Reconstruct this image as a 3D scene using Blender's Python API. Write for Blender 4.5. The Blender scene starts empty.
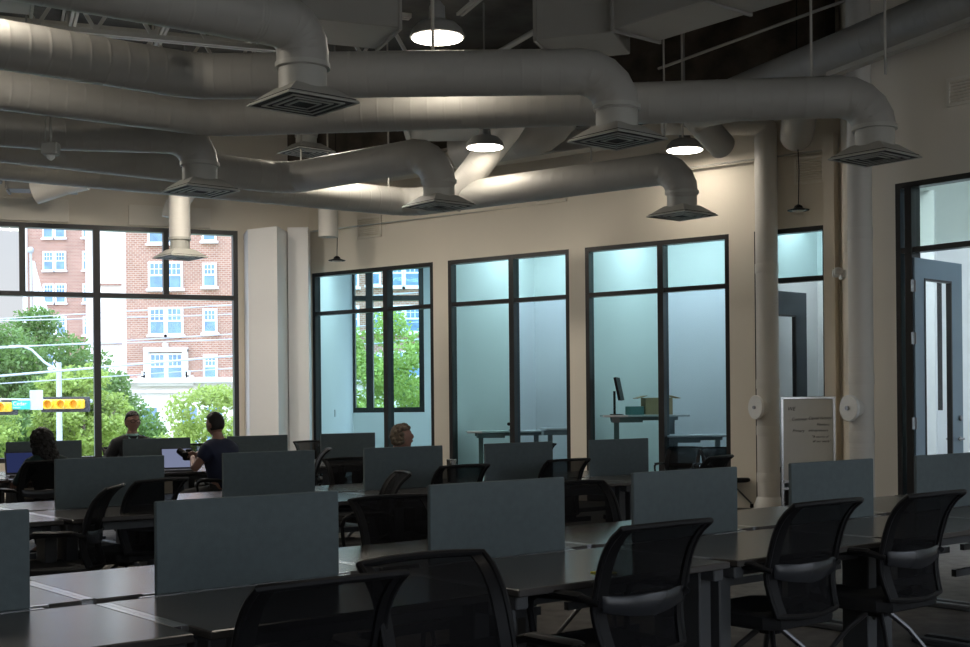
import bpy, math, random
from mathutils import Vector, Matrix
random.seed(7)
S = bpy.context.scene
COL = S.collection
PI = math.pi

# ------------------------------------------------------------------ camera
cam_d = bpy.data.cameras.new('camera')
cam_d.sensor_width = 36.0
cam_d.lens = 1269.0 / 970.0 * 36.0
cam_d.shift_y = (403.6 - 323.5) / 970.0
cam_d.clip_start = 0.05
cam_d.clip_end = 600
cam = bpy.data.objects.new('camera', cam_d)
COL.objects.link(cam)
cam.matrix_world = Matrix.Translation((0, 0, 1.40)) @ Matrix.Rotation(PI/2, 4, 'X') @ Matrix.Rotation(-0.0093, 4, 'Z')
S.camera = cam
# ------------------------------------------------------------------ world, sun, exposure
S.view_settings.view_transform = 'Standard'
S.view_settings.look = 'None'
S.view_settings.gamma = 1.0
S.view_settings.use_curve_mapping = False
S.view_settings.exposure = 0.0
S.cycles.use_denoising = True
S.cycles.max_bounces = 10
S.cycles.diffuse_bounces = 5
S.cycles.transparent_max_bounces = 16
S.cycles.sample_clamp_indirect = 6
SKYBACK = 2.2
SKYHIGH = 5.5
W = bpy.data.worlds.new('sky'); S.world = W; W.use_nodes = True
wn = W.node_tree.nodes; wl = W.node_tree.links
bg = wn['Background']
wtc = wn.new('ShaderNodeTexCoord'); wsep = wn.new('ShaderNodeSeparateXYZ'); wr = wn.new('ShaderNodeValToRGB')
wl.new(wtc.outputs['Generated'], wsep.inputs[0]); wl.new(wsep.outputs['Z'], wr.inputs[0]); wl.new(wr.outputs[0], bg.inputs[0])
wr.color_ramp.elements[0].position = 0.0;  wr.color_ramp.elements[0].color = (0.86, 0.87, 0.88, 1)
wr.color_ramp.elements[1].position = 0.75; wr.color_ramp.elements[1].color = (0.50, 0.70, 1.0, 1)
bg.inputs[1].default_value = 0.95
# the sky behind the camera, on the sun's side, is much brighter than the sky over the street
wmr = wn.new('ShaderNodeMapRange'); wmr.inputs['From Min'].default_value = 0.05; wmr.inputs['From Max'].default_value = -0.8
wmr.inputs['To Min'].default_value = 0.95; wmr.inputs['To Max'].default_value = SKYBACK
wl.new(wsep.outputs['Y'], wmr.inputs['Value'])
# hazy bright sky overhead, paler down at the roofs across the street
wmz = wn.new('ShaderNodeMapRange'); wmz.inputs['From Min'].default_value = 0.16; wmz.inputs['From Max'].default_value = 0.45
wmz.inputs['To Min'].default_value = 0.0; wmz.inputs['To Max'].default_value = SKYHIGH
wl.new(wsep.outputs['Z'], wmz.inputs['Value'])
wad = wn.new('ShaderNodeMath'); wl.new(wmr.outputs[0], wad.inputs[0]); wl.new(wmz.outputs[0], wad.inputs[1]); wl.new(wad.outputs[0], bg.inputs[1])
sun_d = bpy.data.lights.new('sun', 'SUN'); sun_d.energy = 0.8; sun_d.angle = 0.02; sun_d.color = (1.0, 0.93, 0.84)
sun = bpy.data.objects.new('sun', sun_d); COL.objects.link(sun)
sun.rotation_euler = Vector((-0.62, -0.52, 0.80)).to_track_quat('Z', 'Y').to_euler()

LAMP = 30.0       # high-bay emitter strength
LAMPH = 140.0     # brighter unseen high-bays, most of them added to light the left walls
OFFICE = 21.0      # strength of the ceiling panels added to brighten the offices

# ------------------------------------------------------------------ materials
def nm(m): return m.node_tree.nodes, m.node_tree.links
def mat(name, col, rough=0.6, metal=0.0, var=0.0, vscale=3.0, spec=0.5, bump=0.0, bscale=60.0, emit=None, es=1.0):
    m = bpy.data.materials.new(name); m.use_nodes = True
    n, l = nm(m); b = n['Principled BSDF']
    b.inputs['Base Color'].default_value = (*col, 1); b.inputs['Roughness'].default_value = rough
    b.inputs['Metallic'].default_value = metal; b.inputs['Specular IOR Level'].default_value = spec
    if var or bump:
        tc = n.new('ShaderNodeTexCoord')
    if var:
        t = n.new('ShaderNodeTexNoise'); t.inputs['Scale'].default_value = vscale; t.inputs['Detail'].default_value = 4
        l.new(tc.outputs['Object'], t.inputs['Vector'])
        r = n.new('ShaderNodeValToRGB')
        r.color_ramp.elements[0].position = .3; r.color_ramp.elements[1].position = .7
        r.color_ramp.elements[0].color = (*[c*(1-var) for c in col], 1)
        r.color_ramp.elements[1].color = (*[min(1, c*(1+var)) for c in col], 1)
        l.new(t.outputs['Fac'], r.inputs[0]); l.new(r.outputs[0], b.inputs['Base Color'])
    if bump:
        t2 = n.new('ShaderNodeTexNoise'); t2.inputs['Scale'].default_value = bscale
        l.new(tc.outputs['Object'], t2.inputs['Vector'])
        bp = n.new('ShaderNodeBump'); bp.inputs['Strength'].default_value = bump; bp.inputs['Distance'].default_value = .01
        l.new(t2.outputs['Fac'], bp.inputs['Height']); l.new(bp.outputs[0], b.inputs['Normal'])
    if emit:
        b.inputs['Emission Color'].default_value = (*emit, 1); b.inputs['Emission Strength'].default_value = es
    return m
def glass(name, tint, ior=1.45, rough=0.0):
    m = bpy.data.materials.new(name); m.use_nodes = True
    n, l = nm(m); n.remove(n['Principled BSDF'])
    t = n.new('ShaderNodeBsdfTransparent'); t.inputs[0].default_value = (*tint, 1)
    g = n.new('ShaderNodeBsdfGlossy'); g.inputs['Roughness'].default_value = rough
    f = n.new('ShaderNodeFresnel'); f.inputs[0].default_value = ior
    x = n.new('ShaderNodeMixShader'); l.new(f.outputs[0], x.inputs[0]); l.new(t.outputs[0], x.inputs[1]); l.new(g.outputs[0], x.inputs[2])
    l.new(x.outputs[0], n['Material Output'].inputs[0])
    return m
def emis(name, col, s):
    m = bpy.data.materials.new(name); m.use_nodes = True
    n, l = nm(m); n.remove(n['Principled BSDF'])
    e = n.new('ShaderNodeEmission'); e.inputs[0].default_value = (*col, 1); e.inputs[1].default_value = s
    l.new(e.outputs[0], n['Material Output'].inputs[0])
    return m
def sheer(name, col, alpha, scale=260.0):
    # open weave: dark threads with see-through holes
    m = mat(name, col, .9, spec=.1)
    n, l = nm(m); b = n['Principled BSDF']
    t = n.new('ShaderNodeBsdfTransparent'); x = n.new('ShaderNodeMixShader'); x.inputs[0].default_value = alpha
    l.new(b.outputs[0], x.inputs[1]); l.new(t.outputs[0], x.inputs[2]); l.new(x.outputs[0], n['Material Output'].inputs[0])
    return m
def brick(name):
    m = bpy.data.materials.new(name); m.use_nodes = True
    n, l = nm(m); b = n['Principled BSDF']; b.inputs['Roughness'].default_value = .9
    tc = n.new('ShaderNodeTexCoord'); mp = n.new('ShaderNodeMapping'); mp.inputs['Rotation'].default_value = (PI/2, 0, 0)
    bt = n.new('ShaderNodeTexBrick'); bt.inputs['Scale'].default_value = 1.0
    bt.inputs['Color1'].default_value = (.34, .155, .105, 1); bt.inputs['Color2'].default_value = (.43, .215, .145, 1); bt.inputs['Mortar'].default_value = (.52, .40, .33, 1)
    bt.inputs['Brick Width'].default_value = .34; bt.inputs['Row Height'].default_value = .15; bt.inputs['Mortar Size'].default_value = .02
    l.new(tc.outputs['Object'], mp.inputs[0]); l.new(mp.outputs[0], bt.inputs[0])
    ns = n.new('ShaderNodeTexNoise'); ns.inputs['Scale'].default_value = .6; l.new(tc.outputs['Object'], ns.inputs['Vector'])
    mx = n.new('ShaderNodeMixRGB'); mx.blend_type = 'MULTIPLY'; mx.inputs[0].default_value = .35
    l.new(bt.outputs[0], mx.inputs[1]); l.new(ns.outputs['Fac'], mx.inputs[2]); l.new(mx.outputs[0], b.inputs['Base Color'])
    return m
def leafmat(name, col):
    m = mat(name, col, .55, var=.35, vscale=1.5)
    n, l = nm(m); b = n['Principled BSDF']
    t = n.new('ShaderNodeBsdfTranslucent'); t.inputs[0].default_value = (*[min(1, c*1.3) for c in col], 1)
    x = n.new('ShaderNodeMixShader'); x.inputs[0].default_value = .4
    l.new(b.outputs[0], x.inputs[1]); l.new(t.outputs[0], x.inputs[2]); l.new(x.outputs[0], n['Material Output'].inputs[0])
    return m
M = dict(
    wall=mat('beige_paint', (.76, .70, .60), .7, var=.03, vscale=.7, bump=.05, bscale=90),
    pilaster=mat('pale_paint', (.86, .85, .84), .65, var=.02, vscale=.8),
    panel=mat('pale_board', (.80, .75, .66), .6, var=.02),
    office=mat('office_paint', (.78, .80, .80), .7, var=.02, vscale=.8),
    floor=mat('dark_carpet', (.13, .12, .11), .95, var=.25, vscale=8, bump=.4, bscale=300),
    deck=mat('dark_deck', (.10, .095, .085), .9, var=.5, vscale=1.6, bump=.6, bscale=8),
    deckb=mat('dark_fireproofing', (.085, .07, .055), .95, var=.45, vscale=3, bump=.8, bscale=14),
    steel=mat('painted_steel', (.48, .46, .41), .6, var=.06, vscale=2),
    lsteel=mat('pale_steel', (.42, .40, .36), .55, var=.05, vscale=2),
    duct=mat('painted_duct', (.36, .35, .322), .5, var=.06, vscale=1.4, spec=.35),
    pipe=mat('painted_pipe', (.60, .58, .54), .5, var=.05, vscale=1.2),
    rduct=mat('painted_sheet', (.30, .29, .27), .55, var=.06, vscale=1.2),
    difl=mat('diffuser_paint', (.40, .395, .36), .5, var=.04),
    difd=mat('diffuser_inside', (.03, .03, .03), .8, var=.05),
    frame=mat('dark_anodised', (.018, .017, .018), .35, var=.1, spec=.5),
    ddoor=mat('charcoal_door_metal', (.035, .05, .065), .3, var=.05),
    door=mat('sky_tinted_door', (.13, .21, .28), .3, var=.05, spec=1.0),  # blue sky reflection put into the base colour
    chrome=mat('brushed_steel', (.30, .30, .31), .32, 1.0, var=.05),
    desk=mat('grey_laminate', (.066, .061, .058), .22, var=.07, vscale=5, spec=.5),
    deskedge=mat('dark_edge', (.03, .029, .028), .5, var=.05),
    alu=mat('satin_aluminium', (.60, .61, .63), .25, .9, var=.08, vscale=6),
    leg=mat('grey_leg_paint', (.055, .058, .062), .5, var=.06, vscale=4),
    screen=mat('grey_felt', (.100, .128, .136), .9, var=.06, vscale=30, bump=.25, bscale=500),
    plastic=mat('black_plastic', (.010, .010, .011), .5, var=.1, spec=.16),
    seat=mat('black_fabric', (.010, .010, .011), .95, var=.2, vscale=40, bump=.3, bscale=400),
    mesh=sheer('black_mesh', (.008, .008, .009), .07),
    gloss=mat('glossy_black', (.02, .022, .026), .25, var=.05, spec=.45),
    oleg=mat('office_leg_grey', (.24, .26, .27), .5, var=.05),
    dchrome=mat('dark_chrome_leg', (.13, .13, .135), .35, .9, var=.05),
    wglass=glass('clear_glass', (.97, .98, .985), 1.25),
    tglass=glass('teal_glass', (.62, .86, .86), 1.25),
    gglass=glass('grey_green_glass', (.66, .74, .68), 1.3),
    bglass=glass('blue_glass', (.70, .88, .98), 1.25),
    lamp=emis('lamp_lens', (1.0, .90, .76), LAMP),
    lamph=emis('unseen_lamp_lens', (1.0, .91, .78), LAMPH),
    olamp=emis('added_panel_glow', (.80, .93, 1.0), OFFICE),
    enamel=mat('dome_enamel', (.25, .25, .24), .4, var=.04),
    white=mat('white_enamel', (.75, .75, .73), .4, var=.03),
    board=mat('whiteboard', (.56, .55, .51), .35, var=.02),
    ink=mat('dry_marker_ink', (.03, .03, .035), .6, var=.1),
    skin=mat('skin', (.30, .165, .125), .5, var=.06, vscale=12),
    hair=mat('dark_hair', (.009, .007, .006), .6, var=.3, vscale=40),
    blond=mat('greyish_blond_hair', (.12, .09, .06), .6, var=.35, vscale=40),
    jacket=mat('charcoal_jacket', (.010, .011, .015), .8, var=.1, vscale=20),
    mint=mat('mint_shirt', (.35, .55, .52), .8, var=.05),
    green=mat('dark_green_top', (.010, .032, .030), .85, var=.1, vscale=20),
    navy=mat('navy_polo', (.014, .02, .05), .85, var=.1, vscale=20),
    brown=mat('brown_top', (.13, .06, .035), .85, var=.1, vscale=20),
    trousers=mat('dark_trousers', (.02, .02, .022), .9, var=.1, vscale=20),
    scr=emis('laptop_glow', (.30, .34, .52), .62), scr2=emis('laptop_glow_blue', (.05, .07, .22), .4),
    lap=mat('laptop_shell', (.05, .05, .055), .4, var=.05),
    card=mat('cardboard', (.42, .31, .18), .85, var=.08, vscale=6),
    teal=mat('teal_box', (.08, .22, .21), .6, var=.06),
    otop=mat('pale_desktop', (.50, .52, .53), .4, var=.04),
    brick=brick('red_brick'),
    stone=mat('pale_stone', (.66, .62, .57), .85, var=.05, vscale=.5),
    sunlit_wall=mat('sunlit_side_wall', (.88, .84, .76), .85, var=.03, vscale=.3),  # sun glare on the wing's side wall, painted as a pale tone
    wframe=mat('white_sash', (.86, .86, .86), .6, var=.03),
    wpane=mat('sky_reflecting_pane', (.13, .23, .36), .15, var=.25, vscale=1.2, spec=1.0),
    leafa=leafmat('dark_green_leaf', (.135, .22, .055)),
    leafb=leafmat('yellow_green_leaf', (.30, .38, .085)),
    pink=mat('pink_blossom', (.75, .30, .50), .7, var=.2),
    bark=mat('bark', (.16, .12, .09), .9, var=.3, vscale=4),
    asphalt=mat('asphalt', (.42, .41, .39), .95, var=.1, vscale=.4),
    grass=mat('lawn', (.16, .28, .05), .95, var=.3, vscale=2),
    signal=mat('signal_yellow', (.85, .50, .02), .5, var=.05),
    signalb=mat('signal_backplate', (.03, .03, .035), .6, var=.05),
    sgreen=mat('street_sign_green', (.02, .42, .33), .5, var=.04),
    galv=mat('galvanised_pole', (.42, .44, .47), .5, var=.05),
    yellowwall=mat('cream_yellow_wall', (.38, .35, .24), .85, var=.04, vscale=.5),
    red=mat('red_sign', (.70, .04, .04), .5, var=.04),
    note=mat('yellow_note', (.75, .72, .05), .7, var=.04),
    cglass=mat('cup_steel', (.55, .54, .50), .22, .9, var=.05),
)

# ------------------------------------------------------------------ mesh helpers
class MB:
    def __init__(s): s.v = []; s.f = []
    def add(s, vs, fs):
        o = len(s.v); s.v += [tuple(v) for v in vs]; s.f += [tuple(i+o for i in f) for f in fs]; return s
    def box(s, c, d, rz=0.0, X=None):
        R = Matrix.Rotation(rz, 3, 'Z') if X is None else X
        C = Vector(c); vs = []
        for z in (-.5, .5):
            for x, y in ((-.5, -.5), (.5, -.5), (.5, .5), (-.5, .5)):
                vs.append(C + R @ Vector((x*d[0], y*d[1], z*d[2])))
        return s.add(vs, [(3, 2, 1, 0), (4, 5, 6, 7), (0, 1, 5, 4), (1, 2, 6, 5), (2, 3, 7, 6), (3, 0, 4, 7)])
    def bbox(s, c, d, b=.006, rz=0.0):
        # box with chamfered vertical and horizontal edges
        x, y, z = d[0]/2, d[1]/2, d[2]/2; R = Matrix.Rotation(rz, 3, 'Z'); C = Vector(c)
        def ring(ix, zz):
            X, Y = x-ix, y-ix; k = b
            return [C + R @ Vector(p) for p in ((-X+k, -Y, zz), (X-k, -Y, zz), (X, -Y+k, zz), (X, Y-k, zz), (X-k, Y, zz), (-X+k, Y, zz), (-X, Y-k, zz), (-X, -Y+k, zz))]
        return s.loft([ring(b, -z), ring(0, -z+b), ring(0, z-b), ring(b, z)], True)
    def loft(s, rings, caps=True, closed=True):
        n = len(rings[0]); vs = [p for r in rings for p in r]; fs = []
        for i in range(len(rings)-1):
            for j in range(n if closed else n-1):
                a, b = i*n+j, i*n+(j+1) % n
                fs.append((a, b, b+n, a+n))
        if caps:
            fs.append(tuple(reversed(range(n)))); fs.append(tuple(range((len(rings)-1)*n, len(rings)*n)))
        return s.add(vs, fs)
    def bar(s, a, b, w, h=None):
        a, b = Vector(a), Vector(b); h = h or w; d = b-a; L = d.length
        if L < 1e-6: return s
        q = d.to_track_quat('Y', 'Z').to_matrix()
        return s.box((a+b)/2, (w, L, h), X=q)
    def tube(s, pts, r, n=10, caps=True):
        pts = [Vector(p) for p in pts]; rs = r if isinstance(r, (list, tuple)) else [r]*len(pts)
        rings = []; t = (pts[1]-pts[0]).normalized()
        up = Vector((0, 0, 1)) if abs(t.z) < .9 else Vector((1, 0, 0))
        u = t.cross(up).normalized()
        for i, p in enumerate(pts):
            if i == 0: t2 = pts[1]-pts[0]
            elif i == len(pts)-1: t2 = pts[-1]-pts[-2]
            else: t2 = (pts[i+1]-pts[i]).normalized() + (pts[i]-pts[i-1]).normalized()
            t2 = t2.normalized() if t2.length > 1e-9 else t
            u = (u - t2*u.dot(t2)).normalized(); w = t2.cross(u); t = t2
            rings.append([p + (u*math.cos(a)+w*math.sin(a))*rs[i] for a in (2*PI*k/n for k in range(n))])
        return s.loft(rings, caps)
    def lathe(s, prof, n=24, c=(0, 0, 0), X=None):
        C = Vector(c); X = X or Matrix.Identity(3)
        return s.loft([[C + X @ Vector((r*math.cos(2*PI*k/n), r*math.sin(2*PI*k/n), z)) for k in range(n)] for r, z in prof], True)
    def ball(s, c, r, n=12, m=8, f=None):
        C = Vector(c); rings = []
        for i in range(m+1):
            th = PI*(i+.001)/(m+.002)
            ring = []
            for k in range(n):
                a = 2*PI*k/n
                p = Vector((math.sin(th)*math.cos(a), math.sin(th)*math.sin(a), -math.cos(th)))
                if f: p = f(p)
                ring.append(C + Vector((p.x*r[0], p.y*r[1], p.z*r[2])))
            rings.append(ring)
        return s.loft(rings, True)
    def quad(s, a, b, c, d): return s.add([a, b, c, d], [(0, 1, 2, 3)])
    def build(s, name, m, parent=None, smooth=False, origin=None):
        me = bpy.data.meshes.new(name)
        vs = s.v
        if origin is not None:
            O = Vector(origin); vs = [tuple(Vector(v)-O) for v in vs]
        me.from_pydata(vs, [], s.f); me.update()
        me.materials.append(m)
        if smooth:
            me.polygons.foreach_set('use_smooth', [True]*len(me.polygons))
            me.set_sharp_from_angle(angle=.7)
        o = bpy.data.objects.new(name, me); COL.objects.link(o)
        if parent: o.parent = parent
        elif origin is not None: o.location = origin
        return o
def tag(o, label=None, cat=None, group=None, kind=None):
    if label: o['label'] = label
    if cat: o['category'] = cat
    if group: o['group'] = group
    if kind: o['kind'] = kind
    return o
def thing(name, label, cat, loc=(0, 0, 0), rz=0.0, group=None):
    o = bpy.data.objects.new(name, None); COL.objects.link(o)
    o.empty_display_size = .1
    o.location = loc; o.rotation_euler = (0, 0, rz)
    return tag(o, label, cat, group)
def kids(o, pool): return [c for c in pool if c.parent == o]
def dup(root, loc, rz, label, group=None):
    r = root.copy(); COL.objects.link(r); r.location = loc; r.rotation_euler = (0, 0, rz); r['label'] = label
    if group: r['group'] = group
    for ch in list(root.children):
        c = ch.copy(); COL.objects.link(c); c.parent = r
        for g in ch.children:
            d = g.copy(); COL.objects.link(d); d.parent = c
    return r
def struct(o, name=None):
    o['kind'] = 'structure'; return o
def V2(p, d, t): return (p[0]+d[0]*t, p[1]+d[1]*t)

# ------------------------------------------------------------------ directions of the place
DD = (.7714, .6364)      # along the benches
NN = (.6364, -.7714)     # across the benches, towards the near aisle
GG = (.930, .366)        # ceiling grid, parallel to the street window wall
CC = (-.366, .930)
MM = (.804, -.595)       # along the office wall
MN = (.595, .804)        # outward through the office wall
C0 = (-2.93, 21.33)      # corner of window wall and office wall
R0 = (4.03, 13.23)       # corner of the projecting side office
CEIL = 6.5

def wall(name, P, d, L, z0, z1, th, outn, openings, m, t_start=0.0):
    """wall along d from P, thickness th on the outn side, with rectangular openings (t0,t1,za,zb)"""
    mb = MB(); ts = sorted({t_start, L} | {o[0] for o in openings} | {o[1] for o in openings})
    rz = math.atan2(d[1], d[0])
    for a, b in zip(ts[:-1], ts[1:]):
        if b-a < 1e-4: continue
        mid = (a+b)/2; segs = [(z0, z1)]
        for o in openings:
            if o[0] < mid < o[1]:
                segs = [(z0, o[2]), (o[3], z1)]
        for za, zb in segs:
            if zb-za < 1e-3: continue
            c = V2(P, d, mid); c = V2(c, outn, th/2)
            mb.box((c[0], c[1], (za+zb)/2), (b-a, th, zb-za), rz)
    return struct(mb.build(name, m))

# ------------------------------------------------------------------ room shell
FOOT = [(-15.4, 16.6), (-3.1, 21.6), (-3.1, 26.0), (1.2, 26.0), (5.6, 19.0), (13.4, 19.0), (14.6, 1.0), (-4.5, -14.8), (-5.0, -13.5)]
def plate(name, z0, z1, m):
    n = len(FOOT); b = MB()
    b.add([(x, y, z0) for x, y in FOOT]+[(x, y, z1) for x, y in FOOT], [tuple(range(n)), tuple(reversed(range(n, 2*n)))]+[(i, i+n, (i+1) % n+n, (i+1) % n) for i in range(n)])
    return struct(b.build(name, m))
plate('floor', -.3, 0, M['floor'])
plate('ceiling', CEIL, CEIL+.3, M['deck'])
ED = NN   # side office wall runs towards the near right
LT = [1.2, 3.43, 5.7, 7.95, 10.2]
wall('wall_left', C0, (-GG[0], -GG[1]), 13.0, 0, CEIL, .3, CC, [(1.2, 10.2, .55, 4.28)], M['wall'])
MO = [(.06, 2.66, 0.0, 3.61), (2.955, 5.17, 0.0, 3.61), (5.44, 7.675, 0.0, 3.61), (8.034, 9.02, 0.0, 3.61)]
wall('wall_back', C0, MM, 9.2, 0, CEIL, .14, MN, MO, M['wall'], t_start=-.3)
M1 = V2(C0, MM, 9.2)
sd = Vector((M1[0]-R0[0], M1[1]-R0[1])); sl = sd.length; sd /= sl
wall('wall_side', R0, (sd.x, sd.y), sl, 0, CEIL, .14, (sd.y, -sd.x), [], M['wall'])
wall('wall_right', R0, ED, 16.0, 0, CEIL, .14, DD, [(.30, 1.75, 0.0, 3.61), (4.5, 15.0, .6, 4.4)], M['wall'])
R1 = V2(R0, ED, 16.0)
wall('wall_front', R1, (-DD[0], -DD[1]), 24.0, 0, CEIL, .3, NN, [(1.0, 19.5, .5, 4.6)], M['wall'])
L1 = V2(C0, (-GG[0], -GG[1]), 13.0); F1 = V2(R1, (-DD[0], -DD[1]), 24.0)
cd = Vector((F1[0]-L1[0], F1[1]-L1[1])); cl = cd.length; cd /= cl
wall('wall_far_left', L1, (cd.x, cd.y), cl, 0, CEIL, .3, (cd.y, -cd.x), [], M['wall'])

# pilasters at the corner and beside the door
def pilaster(name, pts, z1, m):
    n = len(pts); b = MB(); cx = sum(p[0] for p in pts)/n; cy = sum(p[1] for p in pts)/n
    for za, zb, k in ((0, z1, 1.0), (z1, z1+.02, 1.02)):
        v = [(cx+(x-cx)*k, cy+(y-cy)*k) for x, y in pts]
        b.add([(x, y, za) for x, y in v]+[(x, y, zb) for x, y in v], [tuple(reversed(range(n))), tuple(range(n, 2*n))]+[(i, (i+1) % n, (i+1) % n+n, i+n) for i in range(n)])
    return struct(b.build(name, m))
pilaster('trim_1', [(-3.768, 20.30), (-3.248, 19.95), (-3.195, 20.60), (-3.26, 21.18), (-3.95, 20.90)], 4.20, M['pilaster'])
pilaster('trim_2', [(-3.18, 20.60), (-2.848, 20.60), (-2.90, 21.26), (-3.22, 21.19)], 4.27, M['pilaster'])
p = V2(V2(C0, MM, 9.10), MN, -.075)
b = MB(); b.box((p[0], p[1], 2.36), (.14, .15, 4.72), math.atan2(MM[1], MM[0])); struct(b.build('trim_3', M['wall']))
p = V2(V2(C0, MM, 4.5), MN, -.17)
b = MB(); b.box((p[0], p[1], 5.86), (9.3, .34, 1.26), math.atan2(MM[1], MM[0])); o = b.build('beam_back', M['deckb']); struct(o)
# soffit boards above the street window
for i, (t0, t1, za, zb) in enumerate(((3.85, 9.5, 4.30, 4.66), (1.65, 2.94, 4.30, 4.62))):
    b = MB(); c = V2(V2(C0, (-GG[0], -GG[1]), (t0+t1)/2), CC, -.03)
    b.bbox((c[0], c[1], (za+zb)/2), (t1-t0, .06, zb-za), .004, math.atan2(GG[1], GG[0]))
    struct(b.build('trim_%d' % (4+i), M['panel']))

# ------------------------------------------------------------------ windows
def window(name, P, d, outn, t0, t1, z0, z1, rails, mull, uppers, panes, dep=.10, w=.06, setback=.0):
    """dark frame with rails (z heights), full-height mullions (t) and upper-only mullions; one glass pane child per light"""
    rz = math.atan2(d[1], d[0]); fr = MB()
    def bx(ta, tb, za, zb, dd=dep):
        c = V2(V2(P, d, (ta+tb)/2), outn, setback+dep/2)
        fr.box((c[0], c[1], (za+zb)/2), (tb-ta, dd, zb-za), rz)
    bx(t0, t0+w, z0, z1); bx(t1-w, t1, z0, z1); bx(t0+w, t1-w, z1-w, z1)
    if z0 > .01: bx(t0+w, t1-w, z0, z0+w)
    else: bx(t0+w, t1-w, 0, .09)
    for t in mull: bx(t-w*.7, t+w*.7, z0+.05, z1-w, dep*1.15)
    for r in rails:
        xs = [t0+w]+[t for t in mull]+[t1-w]
        for a, b_ in zip(xs[:-1], xs[1:]): bx(a, b_, r-w/2, r+w/2, dep*.95)
    for t in uppers: bx(t-w*.6, t+w*.6, rails[-1]+w/2, z1-w, dep*1.05)
    o = struct(fr.build(name, M['frame']))
    for (ta, tb, za, zb, gm) in panes:
        c = V2(V2(P, d, (ta+tb)/2), outn, setback+dep*.55); g = MB()
        hx = (tb-ta)/2; n0 = Vector((d[0], d[1], 0))
        C_ = Vector((c[0], c[1], 0))
        g.quad(C_-n0*hx+Vector((0, 0, za)), C_+n0*hx+Vector((0, 0, za)), C_+n0*hx+Vector((0, 0, zb)), C_-n0*hx+Vector((0, 0, zb)))
        g.build('pane', M[gm], o)
    return o
LD = (-GG[0], -GG[1])
TR = 3.175
window('window_1', C0, LD, CC, 1.2, 10.2, .55, 4.28, [TR], [3.432, 5.68, 7.93], [2.354, 4.538, 6.8, 9.0],
       [(1.26, 3.40, .6, TR, 'wglass'), (3.47, 5.64, .6, TR, 'wglass'), (5.72, 7.9, .6, TR, 'wglass'), (7.97, 10.14, .6, TR, 'wglass'),
        (1.26, 2.31, TR, 4.22, 'wglass'), (2.39, 3.39, TR, 4.22, 'wglass'), (3.47, 4.50, TR, 4.22, 'wglass'), (4.58, 5.64, TR, 4.22, 'wglass'),
        (5.72, 7.9, TR, 4.22, 'wglass'), (7.97, 10.14, TR, 4.22, 'wglass')], dep=.16, w=.075)
for i, (a, b_, mu) in enumerate(((.06, 2.66, 1.677), (2.955, 5.17, 4.15), (5.44, 7.675, 6.65))):
    window('window_%d' % (i+2), C0, MM, MN, a, b_, 0, 3.61, [2.93], [mu], [],
           [(a+.06, mu-.04, .08, 2.9, 'tglass'), (mu+.04, b_-.06, .08, 2.9, 'bglass' if i else 'tglass'), (a+.06, mu-.04, 2.96, 3.55, 'tglass'), (mu+.04, b_-.06, 2.96, 3.55, 'tglass')], dep=.13, w=.062)
window('window_5', C0, MM, MN, 8.034, 9.02, 0, 3.61, [2.95], [], [], [(8.10, 8.96, 2.98, 3.55, 'tglass')], dep=.13, w=.062)
window('window_6', R0, ED, DD, .30, 1.75, 0, 3.61, [2.92], [.45], [], [(.36, .42, .08, 2.9, 'tglass'), (.36, .42, 2.96, 3.55, 'bglass'), (.49, 1.69, 2.96, 3.55, 'gglass')], dep=.14, w=.055)
# the two glazed walls out of view towards the near right
window('window_7', R0, ED, DD, 4.5, 15.0, .6, 4.4, [3.2], [6.6, 8.7, 10.8, 12.9], [], [(4.56, 14.94, .65, 4.35, 'wglass')], dep=.14, w=.07)
window('window_8', R1, (-DD[0], -DD[1]), NN, 1.0, 19.5, .5, 4.6, [3.2], [3.3, 5.6, 7.9, 10.2, 12.5, 14.8, 17.1], [], [(1.06, 19.44, .55, 4.55, 'wglass')], dep=.16, w=.07)

# doors
def door(name, hinge, dirv, width, h, litebox, hand, hinge_z, dm='door'):
    rz = math.atan2(dirv[1], dirv[0]); o = bpy.data.objects.new(name, None); COL.objects.link(o); struct(o)
    o.location = (hinge[0], hinge[1], 0); o.rotation_euler = (0, 0, rz)
    x0, x1, za, zb = litebox; m = MB()
    for (a, b_, c_, d_) in ((0, x0, .01, h), (x1, width, .01, h), (x0, x1, .01, za), (x0, x1, zb, h)):
        m.box(((a+b_)/2, 0, (c_+d_)/2), (b_-a, .045, d_-c_))
    m.build('door_leaf', M[dm], o)
    r = MB()
    for (a, b_, c_, d_) in ((x0, x0+.022, za, zb), (x1-.022, x1, za, zb), (x0+.022, x1-.022, za, za+.022), (x0+.022, x1-.022, zb-.022, zb)):
        r.box(((a+b_)/2, 0, (c_+d_)/2), (b_-a, .056, d_-c_))
    r.build('lite_frame', M['frame'], o)
    g = MB(); g.quad((x0+.02, 0, za+.02), (x1-.02, 0, za+.02), (x1-.02, 0, zb-.02), (x0+.02, 0, zb-.02)); g.build('pane', M['wglass'], o)
    if hand:
        k = MB()
        for s in (-1, 1):
            k.tube([(width-.07, s*.022, .98), (width-.07, s*.07, .98)], .012, 10)
            k.tube([(width-.07, s*.065, .98), (width-.19, s*.065, .98)], .010, 8)
            k.lathe([(.026, 0), (.026, .01)], 16, (width-.07, s*.022, .98), Matrix.Rotation(-s*PI/2, 3, 'X'))
        k.build('door_handle', M['chrome'], o, True)
        k = MB(); k.lathe([(.028, 0), (.028, .016), (.02, .02)], 16, (width-.07, -.022, 1.2), Matrix.Rotation(PI/2, 3, 'X')); k.build('deadbolt', M['chrome'], o, True)
    for z in hinge_z:
        k = MB(); k.tube([(-.012, -.03, z-.06), (-.012, -.03, z+.06)], .012, 8); k.box((-.045, -.026, z), (.08, .006, .12)); k.build('hinge', M['chrome'], o)
    return o
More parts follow.
